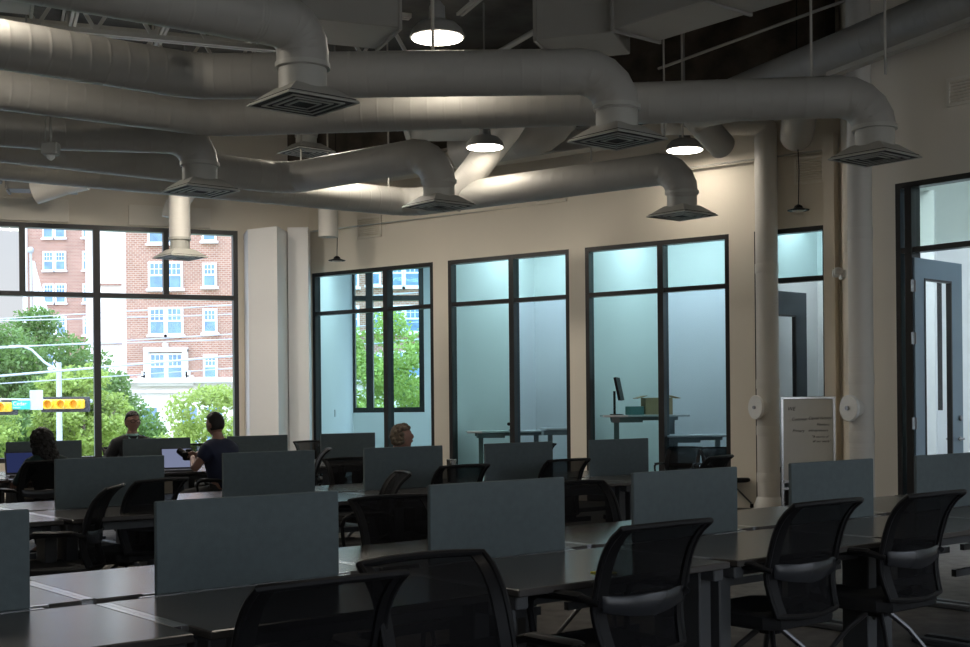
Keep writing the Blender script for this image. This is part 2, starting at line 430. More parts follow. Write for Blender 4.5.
door('door_1', (4.345, 12.86), (.73, .67), .99, 2.84, (.19, .76, .5, 2.64), True, (.35, 1.16, 2.02, 2.55))
door('door_2', (3.62, 16.62), (.76, .65), .98, 2.86, (.22, .74, .5, 2.55), False, (), 'ddoor')

# ------------------------------------------------------------------ offices behind the glass
def slab(name, a, b_, z0, z1, th=.1, m='office'):
    a = Vector((*a, 0)); b_ = Vector((*b_, 0)); d = b_-a; c = (a+b_)/2
    q = MB(); q.box((c.x, c.y, (z0+z1)/2), (d.length, th, z1-z0), math.atan2(d.y, d.x))
    return struct(q.build(name, M[m]))
def mp(mm, nn):  # point from office-wall coordinates (along, beyond)
    return (C0[0]+MM[0]*mm+MN[0]*nn, C0[1]+MM[1]*mm+MN[1]*nn)
OZ = 4.3
# office one (corner): left wall, outer wall with a window, partition
slab('wall_office_1', (-2.98, 21.50), (-2.71, 25.6), 0, OZ)
wall('wall_office_2', (-2.75, 25.6), (1, 0), 3.6, 0, OZ, .25, (0, 1), [(.04, 1.53, 1.24, 4.25)], M['office'])
window('window_9', (-2.75, 25.6), (1, 0), (0, 1), .04, 1.53, 1.24, 4.25, [3.55], [.43], [], [(.1, 1.47, 1.3, 4.2, 'wglass')], dep=.22, w=.10)
slab('wall_office_3', mp(2.72, .18), mp(2.2, 5.0), 0, OZ)
# offices two and three
slab('wall_office_4', mp(2.82, .18), mp(2.85, 2.5), 0, OZ)
slab('wall_office_5', mp(2.9, 2.5), mp(9.6, 2.5), 0, OZ)
slab('wall_office_6', mp(5.30, .18), mp(5.30, 2.45), 0, OZ)
slab('wall_office_7', mp(7.86, .18), mp(7.86, 2.45), 0, OZ)
slab('wall_office_8', (4.60, 15.95), (5.35, 17.6), 0, OZ)
q = MB(); q.add([(-3.4, 21.45, OZ), (4.9, 15.75, OZ), (6.2, 17.6, OZ), (1.2, 26.2, OZ), (-3.4, 26.2, OZ)], [(0, 1, 2, 3, 4)]); q.build('ceiling_office', M['office'])
bpy.data.objects['ceiling_office']['kind'] = 'structure'
OZ2 = 5.3
# side office behind the right-hand door
slab('wall_office_9', (4.24, 13.32), (5.80, 18.6), 0, OZ2)
wall('wall_office_10', (5.6, 18.6), (1, 0), 7.5, 0, OZ2, .2, (0, 1), [(.3, 1.11, 1.24, 3.2), (2.2, 6.8, 1.2, 4.0)], M['office'])
slab('wall_office_11', (13.1, 18.6), (8.9, 6.2), 0, OZ2)
q = MB(); q.add([(4.1, 13.3, OZ2), (9.0, 7.0, OZ2), (13.2, 18.8, OZ2), (5.6, 18.8, OZ2)], [(0, 1, 2, 3)]); struct(q.build('ceiling_side_office', M['office']))
window('window_10', (5.6, 18.6), (1, 0), (0, 1), .3, 1.11, 1.24, 3.2, [], [], [], [(.36, 1.05, 1.3, 3.15, 'wglass')], dep=.16, w=.07)
for i, (x, y, s) in enumerate(((-1.6, 22.6, .62), (1.0, 20.3, .5), (2.9, 18.75, .5), (4.4, 17.6, .45), (6.2, 14.6, 1.3))):  # ceiling panels added to brighten the offices
    t = thing('added_panel_light', ['square ceiling light panel added to brighten the corner office', 'ceiling light panel added to brighten the office with the raised white desk', 'ceiling light panel added to brighten the office with the cardboard box', 'ceiling light panel added behind the dark door', 'ceiling light panel added to brighten the side office on the right'][i], 'ceiling light', (x, y, (OZ2 if i == 4 else OZ)-.02), math.atan2(MM[1], MM[0]), 'added office ceiling lights')
    q = MB(); q.bbox((0, 0, -.02), (s*2+.06, s+.06, .05), .005); q.build('housing', M['white'], t)
    q = MB(); q.box((0, 0, -.05), (s*2, s, .01)); q.build('diffuser', M['olamp'], t)

# ------------------------------------------------------------------ ceiling structure: joists, beams, pipes
def joist(px, py, L, z, label, first):
    t = thing('bar_joist', label, 'roof joist', (px, py, z), math.atan2(CC[1], CC[0]), 'open web joists under the roof deck')
    c = MB()
    for s in (-1, 1): c.box((L/2, s*.025, 0), (L, .035, .035)); c.box((L/2, s*.025, .50), (L, .035, .035))
    c.build('chord', M['steel'], t)
    w = MB(); n = int(L/.42); st = L/n
    for k in range(n):
        a, b_ = (0, .5) if k % 2 else (.5, 0)
        w.bar((k*st, 0, a), ((k+1)*st, 0, b_), .028)
    w.build('web', M['steel'], t)
    return t
def gc(u, v): return (GG[0]*u+CC[0]*v, GG[1]*u+CC[1]*v)
jn = ['first', 'second', 'third', 'fourth', 'fifth', 'sixth', 'seventh', 'eighth', 'ninth', 'tenth', 'eleventh', 'twelfth', 'thirteenth']
for i in range(11):
    u = -3.2 + i*1.05
    x, y = gc(u, 8.0)
    joist(x, y, 11.3 - .25*i if i < 5 else max(4.0, 10.1-1.05*(i-4)), 5.95, 'open web steel roof joist, %s from the street window side' % jn[i], i == 0)
def cross_joist(u0, v, L, z, label):
    x, y = gc(u0, v)
    t = thing('bar_joist', label, 'roof joist', (x, y, z), math.atan2(GG[1], GG[0]), 'long joists running across the room')
    c = MB()
    for s in (-1, 1): c.box((L/2, s*.04, 0), (L, .05, .05)); c.box((L/2, s*.04, .55), (L, .05, .05))
    c.build('chord', M['steel'], t)
    n = int(L/.30); st = L/n
    w = MB()
    for k in range(n):
        a, b_ = (.02, .53) if k % 2 else (.53, .02)
        w.bar((k*st, 0, a), ((k+1)*st, 0, b_), .038)
    w.build('web', M['steel'], t)
cross_joist(-4.6, 14.56, 9.4, 5.52, 'long open web joist above the left ducts, nearest of three')
cross_joist(-4.6, 16.3, 8.4, 5.52, 'long open web joist above the left ducts, middle of three')
cross_joist(-4.6, 18.2, 5.2, 5.52, 'long open web joist above the left ducts, farthest of three')
# pale beam running along the office wall
q = MB(); a = V2(V2(C0, MM, 1.9), MN, -.62)
q.box((a[0]+MM[0]*2.2, a[1]+MM[1]*2.2, 4.86), (4.4, .28, .03), math.atan2(MM[1], MM[0]))
q.box((a[0]+MM[0]*2.2, a[1]+MM[1]*2.2, 5.0), (4.4, .02, .26), math.atan2(MM[1], MM[0]))
q.box((a[0]+MM[0]*2.2, a[1]+MM[1]*2.2, 5.14), (4.4, .28, .03), math.atan2(MM[1], MM[0]))
tag(q.build('steel_beam', M['lsteel']), 'pale painted steel beam running high along the office wall', 'beam')
def pipe_run(name, pts, r, label, cat, m='lsteel', group=None, rings=()):
    t = thing(name, label, cat, pts[0], 0, group)
    q = MB(); q.tube(pts, r, 12); q.build('pipe', M[m], t, True, origin=pts[0])
    if rings:
        for p, ax in rings:
            k = MB(); k.tube([Vector(p)-Vector(ax)*.04, Vector(p)+Vector(ax)*.04], r*1.45, 12); k.build('coupling', M[m], t, True, origin=pts[0])
    return t
pipe_run('sprinkler_pipe', [(.18, 15.3, 5.62), (1.22, 13.1, 5.62), (2.6, 10.2, 5.62)], .034, 'pale sprinkler pipe slanting up to the top edge beside the domed lamp', 'pipe', rings=[((.75, 14.1, 5.62), (.43, -.9, 0))])
pipe_run('hanger_rod', [(.72, 14.15, 5.6), (.72, 14.15, 6.5)], .026, 'vertical drop rod above the slanting sprinkler pipe', 'rod')
pipe_run('hanger_rod', [(-.42, 10.9, 4.3), (-.42, 10.9, 6.5)], .016, 'thin rod crossing in front of the domed lamp', 'rod')
pipe_run('conduit', [V2(V2(C0, MM, 7.0), MN, -.1)+(4.53,), V2(V2(C0, MM, 9.0), MN, -.1)+(4.53,)], .014, 'thin conduit across the wall behind the tall left pipe', 'conduit')
pipe_run('conduit', [(.2, 17.2, 5.5), (.9, 14.9, 5.75), (4.2, 9.2, 5.75)], .016, 'thin conduit under the deck right of the wide duct', 'conduit')
pipe_run('conduit', [(2.2, 15.8, 5.55), (5.1, 11.2, 5.6)], .018, 'thin conduit sloping towards the upper right corner', 'conduit')
for i, (x, y, z0) in enumerate(((2.15, 15.0, 4.5), (2.35, 14.9, 4.5), (3.05, 11.75, 4.4), (-2.55, 17.8, 4.6), (-2.2, 18.0, 4.6), (1.3, 15.2, 4.3), (-1.3, 17.5, 4.4), (3.72, 11.7, 4.4))):
    pipe_run('hanger_rod', [(x, y, z0), (x, y, CEIL)], .012, ['left one of two close duct hanger rods right of the wide duct', 'right one of two close duct hanger rods right of the wide duct', 'duct hanger rod over the right end of the longest duct', 'left rod in the dark gap above the kinked duct', 'right rod in the dark gap above the kinked duct', 'hanger rod holding the lowest front duct', 'hanger rod behind the hidden square diffuser', 'hanger rod at the elbow of the longest duct'][i], 'rod', group='duct hanger rods')

# ------------------------------------------------------------------ ducts
def smooth_path(pts, R, seg=5):
    pts = [Vector(p) for p in pts]; out = [pts[0]]; marks = []
    for i in range(1, len(pts)-1):
        a, b_, c = pts[i-1], pts[i], pts[i+1]
        d1 = (b_-a).normalized(); d2 = (c-b_).normalized(); ang = d1.angle(d2)
        if ang < .02: out.append(b_); continue
        r = R if ang > 1.2 else R*1.4
        cut = min(r*math.tan(ang/2), (b_-a).length*.48, (c-b_).length*.98)
        p0 = b_-d1*cut; p1 = b_+d2*cut
        rr = cut/math.tan(ang/2)
        ax = d1.cross(d2).normalized(); nn = ax.cross(d1).normalized(); cen = p0+nn*rr
        n = seg if ang > 1.2 else 3
        for k in range(n+1):
            q = Matrix.Rotation(ang*k/n, 3, ax) @ (p0-cen)
            out.append(cen+q)
    out.append(pts[-1]); return out
def duct_mesh(mb, pts, r, R, seam=.155, n=28):
    P = smooth_path(pts, R); path = []; rad = []
    L = 0
    for i in range(len(P)-1):
        a, b_ = P[i], P[i+1]; d = b_-a; ln = d.length
        if ln > seam*2.2:
            k = max(1, int(ln/seam)); st = ln/k
            for j in range(k):
                c = a+d*(j/k)
                e = .008/ln
                if j == 0:
                    path.append(c); rad.append(r*1.012)
                    path.append(c+d.normalized()*.012); rad.append(r); path.append(c+d.normalized()*.022); rad.append(r)
                else:
                    for off, rr in ((-.020, 1.0), (-.010, 1.0), (-.003, 1.009), (.003, 1.009), (.010, 1.0), (.020, 1.0)):
                        path.append(c+d.normalized()*off); rad.append(r*rr)
        else:
            path.append(a); rad.append(r*1.015)
            path.append(a+d*.12); rad.append(r)
            path.append(a+d*.88); rad.append(r)
    path.append(P[-1]); rad.append(r)
    mb.tube(path, rad, n, True)
def diffuser(t, x, y, z, ztop, neck, s=.30, rz=math.radians(40), O=None):
    k = MB(); k.lathe([(neck*1.06, z+.30), (neck*1.06, z+.265), (neck*.93, z+.26), (neck*.93, z+.10)], 28, (x, y, 0)); k.build('collar', M['difl'], t, True, origin=O)
    q = MB()
    def ring(h, zz): return [Vector((x, y, zz))+Matrix.Rotation(rz, 3, 'Z') @ Vector(p) for p in ((-h, -h, 0), (h, -h, 0), (h, h, 0), (-h, h, 0))]
    q.loft([ring(s*.50, z+.125), ring(s*.70, z+.08), ring(s, z+.008), ring(s, z), ring(s*.95, z), ring(s*.93, z+.012), ring(s*.62, z+.07)], False)
    o = q.build('diffuser', M['difl'], t, origin=O)
    w = MB()
    for a in (.74, .54, .33):
        w.loft([ring(s*a, z-.001), ring(s*a, z+.008), ring(s*a-.004, z+.008), ring(s*a-.022, z-.001)], False)
        w.add(ring(s*a, z-.001)+ring(s*a-.022, z-.001), [(0, 1, 5, 4), (1, 2, 6, 5), (2, 3, 7, 6), (3, 0, 4, 7)])
    w.build('louvre', M['difl'], o, origin=O)
    d_ = MB(); d_.loft([ring(s*.945, z+.006), ring(s*.93, z+.03)], True); d_.build('throat', M['difd'], o, origin=O)
def duct(label, pts, dif, r=.19, ext=None, s=.30, m='duct', R=.36):
    O = pts[-1] if not dif else (dif[0], dif[1], dif[2])
    t = thing('air_duct', label, 'air duct', O, 0, 'round ducts under the ceiling')
    q = MB(); duct_mesh(q, pts, r, R); q.build('duct_run', M[m], t, True, origin=O)
    if dif: diffuser(t, dif[0], dif[1], dif[2], pts[-1][2], r, s, O=O)
    return t
H = 4.18
def extend(a, b_, L): # point L beyond a away from b
    d = Vector((a[0]-b_[0], a[1]-b_[1])).normalized(); return (a[0]+d.x*L, a[1]+d.y*L, H)
duct('round duct with elbow and diffuser at the top left, nearest of all', [extend((-2.865, 8.10), (-1.60, 8.98), 2.5), (-1.62, 9.02, H), (-1.313, 9.297, H), (-1.313, 9.297, 3.86)], (-1.313, 9.297, 3.6))
duct('round duct warmly lit at left, ending in the diffuser below the top centre', [extend((-3.677, 9.689), (-2.415, 10.681), 2.5), (-2.415, 10.70, H), (1.132, 10.66, H), (1.132, 10.682, 3.86)], (1.132, 10.682, 3.6))
duct('longest round duct ending in the rightmost elbow and diffuser', [extend((-4.186, 11.02), (-2.566, 12.18), 2.5), (-2.566, 12.18, H), (3.581, 11.60, H), (3.581, 11.586, 3.86)], (3.581, 11.586, 3.6))
duct('round duct with the elbow and diffuser at left centre', [(-6.6, 11.7, H), (-4.40, 12.74, H), (-2.906, 13.03, H), (-2.906, 13.031, 3.86)], (-2.906, 13.031, 3.6))
duct('kinked round duct rising right to the diffuser at picture centre', [extend((-5.08, 13.36), (-2.40, 15.56), 2.5), (-2.40, 15.56, H), (-.493, 14.02, H), (-.493, 14.17, 3.86)], (-.493, 14.17, 3.6))
duct('lowest kinked round duct running right to the diffuser before the tall windows', [extend((-5.521, 14.40), (-1.00, 17.56), 2.5), (-1.00, 17.50, H), (2.36, 14.98, H), (2.36, 15.07, 3.86)], (2.36, 15.07, 3.6))
duct('vertical round drop with a small diffuser in front of the street window', [(-4.5, 20.3, 5.4), (-4.5, 18.809, 5.4), (-4.5, 18.809, 3.86)], (-4.5, 18.809, 3.6), r=.155, m='pipe', R=.3)
duct('short round drop with a square diffuser in the dark gap above the kinked duct', [(-2.66, 19.2, 5.95), (-2.5, 18.0, 5.95), (-2.5, 18.0, 5.2)], (-2.5, 18.0, 4.98), r=.16, R=.3)
# return duct along the right and the big pieces above
duct('wide insulated duct running to the upper right corner', [(2.6, 15.9, 5.02), (5.6, 8.6, 5.02)], None, r=.20, m='rduct')
duct('pale fat duct slanting up to the dome lamp at centre', [(-.45, 17.0, 4.1), (.42, 16.5, 5.1), (.55, 16.4, 5.9)], None, r=.19, m='pipe')
duct('very wide round duct behind the lamp row above the tall windows', [(-.3, 17.85, 5.0), (.85, 16.8, 5.0), (1.10, 16.7, 5.35)], None, r=.29, m='rduct')
duct('short duct elbow just left of the tall left pipe', [(3.3, 14.0, 4.75), (2.55, 15.3, 4.86), (3.0, 15.9, 4.6)], None, r=.17, m='rduct', R=.2)
duct('short duct stub just right of the tall left pipe', [(3.5, 13.8, 4.8), (3.86, 15.6, 4.66)], None, r=.20, m='rduct', R=.2)
duct('pale stub duct under the beam above the left of the street window', [(-5.75, 18.4, 4.72), (-6.05, 18.4, 4.66), (-6.50, 18.4, 4.52)], None, r=.17, m='pipe', R=.2)
duct('pale stub duct behind the small diffuser drop', [(-4.3, 19.2, 4.9), (-4.72, 19.4, 4.45), (-4.75, 19.4, 4.28)], None, r=.16, m='pipe', R=.2)
duct('short round drop hanging in front of the corner pilaster', [(-2.42, 19.8, 5.3), (-2.42, 19.8, 4.02)], None, r=.155, m='pipe')
def rect_duct(label, P, d, nrm, L, w, z0, z1):
    t = thing('rectangular_duct', label, 'air duct', (P[0], P[1], z0), 0, 'rectangular sheet ducts')
    q = MB(); c = V2(V2(P, d, L/2), nrm, w/2); rz = math.atan2(d[1], d[0])
    q.bbox((c[0], c[1], (z0+z1)/2), (L, w, z1-z0), .01, rz); q.build('duct_body', M['rduct'], t, origin=(P[0], P[1], z0))
    for k in range(int(L/1.2)+1):
        a = min(k*1.2+.02, L-.02); fl = MB(); c2 = V2(V2(P, d, a), nrm, w/2)
        fl.box((c2[0], c2[1], (z0+z1)/2), (.03, w+.05, z1-z0+.05), rz); fl.build('flange', M['rduct'], t, origin=(P[0], P[1], z0))
    return t
rect_duct('rectangular duct end at top centre left of the domed lamp', (-.803, 12.813), LD, CC, 1.35, .82, 5.2, 6.0)
rect_duct('rectangular duct piece cut by the top left corner', (-4.05, 11.55), LD, CC, 3.5, .80, 5.2, 6.0)
rect_duct('large rectangular duct running up right from the top centre', (1.33, 12.95), NN, DD, 4.5, .68, 5.2, 6.0)
rect_duct('square plenum box joined to the large rectangular duct', (.55, 13.35), (.93, -.30), (.30, .93), .86, .9, 5.22, 6.1)
rect_duct('flat rectangular duct behind the elbow of the kinked duct', (-1.0, 16.6), (.93, .0), (0, 1), 1.3, .8, 5.0, 5.35)
rect_duct('small square duct box beside the centre dome lamp', (.35, 17.3), (.94, .0), (0, 1), .4, .3, 4.85, 5.3)
rect_duct('pale flat duct box above the left of the street window', (-7.0, 18.6), (.95, .25), (-.25, .95), 1.0, .4, 4.62, 4.76)
rect_duct('long pale strip duct above the left of the street window', (-8.8, 17.9), (.95, .25), (-.25, .95), 1.9, .2, 4.68, 4.74)
# bright trough under the right return duct
t = thing('linear_trough', 'pale linear trough under the wide duct at upper right', 'trough', (3.33, 12.9, 4.62), 0)
q = MB(); q.bar((3.55, 12.95, 4.72), (5.2, 9.0, 4.72), .10, .05); q.build('tray', M['lsteel'], t, origin=(3.33, 12.9, 4.62))

# ------------------------------------------------------------------ lamps
def highbay(x, y, z, label, lm='lamp'):
    t = thing('high_bay_lamp', label, 'pendant lamp', (x, y, z), 0, 'domed high bay lamps')
    q = MB(); q.lathe([(.245, 0), (.25, .012), (.243, .02), (.225, .07), (.17, .125), (.10, .15), (.085, .155)], 32)
    q.add([], []); o = q.build('dome', M['enamel'], t, True)
    q = MB(); q.lathe([(.075, .15), (.07, .28), (.045, .31), (.03, .33)], 20); q.build('driver_housing', M['enamel'], t, True)
    q = MB(); q.tube([(0, 0, .32), (0, 0, CEIL-z)], .012, 8); q.build('stem', M['enamel'], t)
    q = MB(); q.lathe([(.225, -.006), (.225, -.002)], 32); q.build('lens', M[lm], t)
    return t
highbay(-.395, 11.30, 4.66, 'domed lamp lit warm white, largest and highest, at the top centre')
highbay(.03, 16.15, 4.66, 'lit domed lamp left of the middle elbow diffuser')
highbay(2.62, 16.45, 4.66, 'lit domed lamp left of the tall white pipe')
highbay(-1.9, 16.4, 5.02, 'unseen domed lamp added behind the longest duct, above the leftmost tall window', 'lamph')  # unseen lamps added behind the ducts to light the left walls
highbay(-5.2, 14.5, 4.92, 'unseen domed lamp added behind the left ducts', 'lamph')
highbay(-4.05, 17.3, 5.06, 'unseen domed lamp added behind the left centre elbow', 'lamph')
for x, y in ((-3.98, 9.15), (-3.6, 4.6), (1.2, 4.8), (5.8, 6.6), (-7.3, 16.2)):  # unseen; the first warms the top left duct, the rest are added fill
    highbay(x, y, 4.66 if y < 16 else 5.0, 'unseen domed lamp placed beyond the picture edge for its light', 'lamph' if x < -3.9 else 'lamp')
def pendant(x, y, z, label):
    t = thing('small_pendant', label, 'pendant speaker', (x, y, z), 0, 'small black pendants on cords')
    q = MB(); q.lathe([(.13, 0), (.135, .008), (.06, .03), (.045, .06), (.01, .08)], 20); q.build('saucer', M['plastic'], t, True)
    q = MB(); q.tube([(0, 0, .07), (.012, 0, .5), (-.01, 0, 1.0), (0, 0, CEIL-z)], .006, 6); q.build('cord', M['plastic'], t)
    q = MB(); q.lathe([(.07, -.01), (.08, -.001)], 16); q.build('cone', M['lsteel'], t, True)
pendant(-2.3, 19.9, 3.66, 'small dark saucer on a cord above the leftmost tall window')
pendant(3.85, 15.5, 3.72, 'small dark saucer on a cord right of the tall left pipe')
# sprinkler-like sensor at the left
t = thing('ceiling_sensor', 'box sensor with a clear dome hanging at the left kink', 'sensor', (-4.05, 11.9, 3.765))
q = MB(); q.bbox((0, 0, .06), (.15, .12, .12), .012); q.build('housing', M['difl'], t)
q = MB(); q.lathe([(.04, 0), (.035, -.025), (.012, -.045)], 16); q.build('dome', M['white'], t, True)
q = MB(); q.tube([(0, 0, .11), (0, 0, .6)], .012, 8); q.tube([(-.05, 0, .11), (-.05, 0, .6)], .007, 8); q.build('conduit', M['difl'], t)

# ------------------------------------------------------------------ vertical pipes with clean-out discs
def vpipe(x, y, r, label, top, dv=(-.92, -.39), cr=.155):
    t = thing('vertical_duct', label, 'vertical duct', (x, y, 0), 0, 'tall round white ducts')
    q = MB(); O = (x, y, 0)
    duct_mesh(q, [(x, y, 0), (x, y, 4.8)] + top if top else [(x, y, 0), (x, y, CEIL-.05)], r, .25, seam=.9)
    q.build('riser', M['pipe'], t, True, origin=O)
    q = MB(); q.lathe([(r*1.32, 0), (r*1.32, .05), (r*1.08, .16), (r*1.04, .17)], 28); q.build('base_flange', M['pipe'], t, True)
    for z in (.42, 1.02, 1.62, 3.1):
        k = MB(); k.lathe([(r*1.035, z-.06), (r*1.045, z-.055), (r*1.045, z+.055), (r*1.035, z+.06)], 28); k.build('band', M['pipe'], t, True)
    # access disc facing the near left
    dv = Vector((*dv, 0)).normalized(); X = dv.to_track_quat('Z', 'Y').to_matrix()
    c = dv*(r*.55) + Vector((0, 0, 1.32))
    k = MB(); k.lathe([(cr*.84, 0), (cr*.84, r*.62)], 28, c, X); k.build('saddle', M['pipe'], t, True)
    k = MB(); c2 = c+dv*r*.62; k.lathe([(cr, 0), (cr, .03), (cr-.007, .036)], 32, c2, X); o = k.build('access_cover', M['white'], t, True); o['label'] = 'white round cover'
    k = MB(); k.lathe([(.022, .034), (.022, .06)], 12, c2, X); k.build('latch', M['chrome'], o, True)
    return t
vpipe(3.63, 16.28, .142, 'tall white duct bending left at the top, with a round cover', [(3.63, 16.28, 4.95), (2.3, 16.1, 4.93)])
vpipe(3.858, 13.0, .123, 'tall white duct right of the whiteboard, with a round cover', [], (-.90, -.43), .136)

# ------------------------------------------------------------------ wall grilles, emergency light, switch
def grille(P, d, outn, t0, t1, z0, z1, label):
    rz = math.atan2(d[1], d[0]); c = V2(V2(P, d, (t0+t1)/2), outn, -.015)
    t = thing('wall_grille', label, 'vent grille', (c[0], c[1], z0), rz, 'wall grilles')
    w = t1-t0; h = z1-z0; q = MB()
    for a in ((-w/2+.015, h/2, .03, h), (w/2-.015, h/2, .03, h), (0, .015, w, .03), (0, h-.015, w, .03)): q.box((a[0], 0, a[1]), (a[2], .03, a[3]))
    q.build('frame', M['panel'], t)
    q = MB(); n = int(h/.03)
    for k in range(1, n): q.box((0, 0, k*h/n), (w-.05, .02, .012), X=Matrix.Rotation(.6, 3, 'X'))
    q.build('louvre', M['panel'], t)
grille(C0, MM, MN, 1.10, 1.62, 4.10, 4.44, 'slatted wall grille above the leftmost tall window')
grille(C0, MM, MN, 4.625, 5.15, 4.30, 4.62, 'wall grille half hidden by the lowest front duct')
grille(C0, MM, MN, 8.60, 9.0, 4.15, 4.50, 'wall grille beside the cord pendant at right')
grille(R0, ED, DD, .90, 1.5, 4.28, 4.56, 'wall grille above the open door at the right edge')
c = V2(R0, (sd.x, sd.y), 1.15)
t = thing('emergency_light', 'twin-head emergency light between the wall post and the right white duct', 'emergency light', (4.20, 14.75, 2.86), math.atan2(sd.y, sd.x))
q = MB(); q.bbox((0, .03, 0), (.26, .06, .10), .012); q.build('body', M['white'], t)
for s in (-1, 1):
    q = MB(); q.lathe([(.045, 0), (.05, .05), (.03, .09)], 16, (s*.11, .13, .03), Matrix.Rotation(PI/2, 3, 'X')); q.build('lamp_head', M['white'], t, True)

# ------------------------------------------------------------------ whiteboard
t = thing('mobile_whiteboard', 'framed white dry-erase board with handwriting between the two white ducts', 'whiteboard', (3.60, 14.15, 0), math.radians(-4)); t.scale = (.92, 1, 1)
q = MB()
q.box((0, 0, .97), (.60, .02, .94)); q.build('writing_surface', M['board'], t)
q = MB()
for s in (-1, 1): q.bbox((s*.31, 0, .72), (.035, .04, 1.44), .005)
q.bbox((0, 0, 1.43), (.66, .04, .03), .005); q.bbox((0, -.02, .50), (.60, .07, .03), .005); q.bbox((0, 0, .42), (.60, .03, .03), .005)
q.build('frame', M['alu'], t)
q = MB()
for s in (-1, 1): q.bbox((s*.31, 0, .03), (.05, .5, .04), .008)
q.build('foot', M['alu'], t)
q = MB(); q.box((0, .01, .26), (.56, .012, .28)); q.build('lower_panel', M['seat'], t)
def text(body, size, loc, rot, m, parent, name='lettering', ext=.001, al='LEFT', shear=0):
    c = bpy.data.curves.new(name, 'FONT'); c.body = body; c.size = size; c.extrude = ext; c.align_x = al; c.shear = shear
    tmp = bpy.data.objects.new('tmp', c); COL.objects.link(tmp)
    dg = bpy.context.evaluated_depsgraph_get(); dg.update()
    me = bpy.data.meshes.new_from_object(tmp.evaluated_get(dg)); bpy.data.objects.remove(tmp); bpy.data.curves.remove(c)
    me.materials.clear(); me.materials.append(M[m])
    o = bpy.data.objects.new(name, me); COL.objects.link(o)
    o.location = loc; o.rotation_euler = rot
    if parent: o.parent = parent
    return o
for body, sz, x, z in (('WE', .06, -.25, 1.29), ('Customer', .045, -.20, 1.18), ('Capital Factory', .044, .0, 1.19), ('Members', .040, .10, 1.12), ('Primary', .045, -.19, 1.05), ('entrepreneurs', .040, .0, 1.055), ('"A source of', .038, .04, .985), ('all our needs"', .038, .05, .935)):
    text(body, sz, (x, -.0125, z), (PI/2, 0, 0), 'ink', t, shear=.3)

# ------------------------------------------------------------------ desks
PITCH = 1.2198
ROWS = {'A': (-1.825, 3.993), 'B': (-2.534, 8.580), 'C': (-4.463, 12.843)}
DROT = math.atan2(DD[1], DD[0])
def rowpt(row, k, s, sh=0.0):
    o = ROWS[row]; return (o[0]+DD[0]*(k*PITCH+sh)+NN[0]*s, o[1]+DD[1]*(k*PITCH+sh)+NN[1]*s)
def make_desk():
    # local: x along the bench, -y is the user's side, +y the bench centre line at y=+.395
    t = thing('bench_desk', '', 'desk')
    q = MB(); q.bbox((0, 0, .716), (1.17, .755, .028), .004); q.build('desktop', M['desk'], t)
    for s in (-1, 1):
        q = MB(); q.bbox((s*.545, -.20, .36), (.075, .15, .66), .006); q.bbox((s*.545, -.05, .02), (.075, .62, .035), .008)
        q.bbox((s*.545, -.05, .675), (.06, .60, .05), .005); q.build('leg', M['leg'], t)
    q = MB(); q.box((0, -.20, .66), (1.04, .04, .05)); q.box((0, .10, .66), (1.04, .04, .05)); q.box((0, .10, .40), (1.04, .03, .04)); q.build('frame_rail', M['leg'], t)
    q = MB(); q.box((0, .400, .700), (1.22, .045, .02)); q.box((-.597, .06, .7205), (.024, .60, .02)); q.box((.597, .06, .7205), (.024, .60, .02)); q.build('trim_rail', M['alu'], t)
    for fx, fw in ((.30, .24), (-.38, .16)):
        q = MB(); q.box((fx, .392, .7165), (fw, .022, .030)); q.build('cable_flap', M['alu'], t)
    return t
desk0 = make_desk(); used = False
ROWNAME = {'A': 'the nearest bench', 'B': 'the middle bench', 'C': 'the far bench'}
ordn = ['first', 'second', 'third', 'fourth', 'fifth', 'sixth', 'seventh', 'eighth']
def desk_at(row, k, side, i):
    global used
    s = .425*side; p = rowpt(row, k, s)
    rz = DROT if side > 0 else DROT+PI
    lab = 'grey-topped desk on the %s side of %s, %s from the left' % ('near' if side > 0 else 'far', ROWNAME[row], ordn[i])
    if not used:
        used = True; desk0.location = (p[0], p[1], 0); desk0.rotation_euler = (0, 0, rz); desk0['label'] = lab; desk0['group'] = 'bench desks'
    else: dup(desk0, (p[0], p[1], 0), rz, lab, 'bench desks')
for row, ks in (('A', range(0, 7)), ('B', range(-1, 5)), ('C', range(-1, 4))):
    for i, k in enumerate(ks):
        for side in (1, -1): desk_at(row, k, side, i)
# privacy screens
def make_screen():
    t = thing('privacy_screen', '', 'privacy screen')
    q = MB(); q.bbox((0, 0, .896), (.77, .022, .333), .004); q.build('panel', M['screen'], t)
    q = MB(); q.bbox((0, 0, .705), (.70, .012, .06), .002)
    for s in (-1, 1): q.bbox((s*.28, 0, .70), (.05, .03, .04), .004)
    q.build('clamp', M['alu'], t)
    return t
scr0 = make_screen(); used2 = False
for row, ks in (('A', range(0, 7)), ('B', range(-1, 5)), ('C', range(-1, 4))):
    for i, k in enumerate(ks):
        p = rowpt(row, k, 0); lab = 'grey privacy screen on %s, %s from the left' % (ROWNAME[row], ordn[i])
        if not used2:
            used2 = True; scr0.location = (p[0], p[1], 0); scr0.rotation_euler = (0, 0, DROT); scr0['label'] = lab; scr0['group'] = 'privacy screens'
        else: dup(scr0, (p[0], p[1], 0), DROT, lab, 'privacy screens')

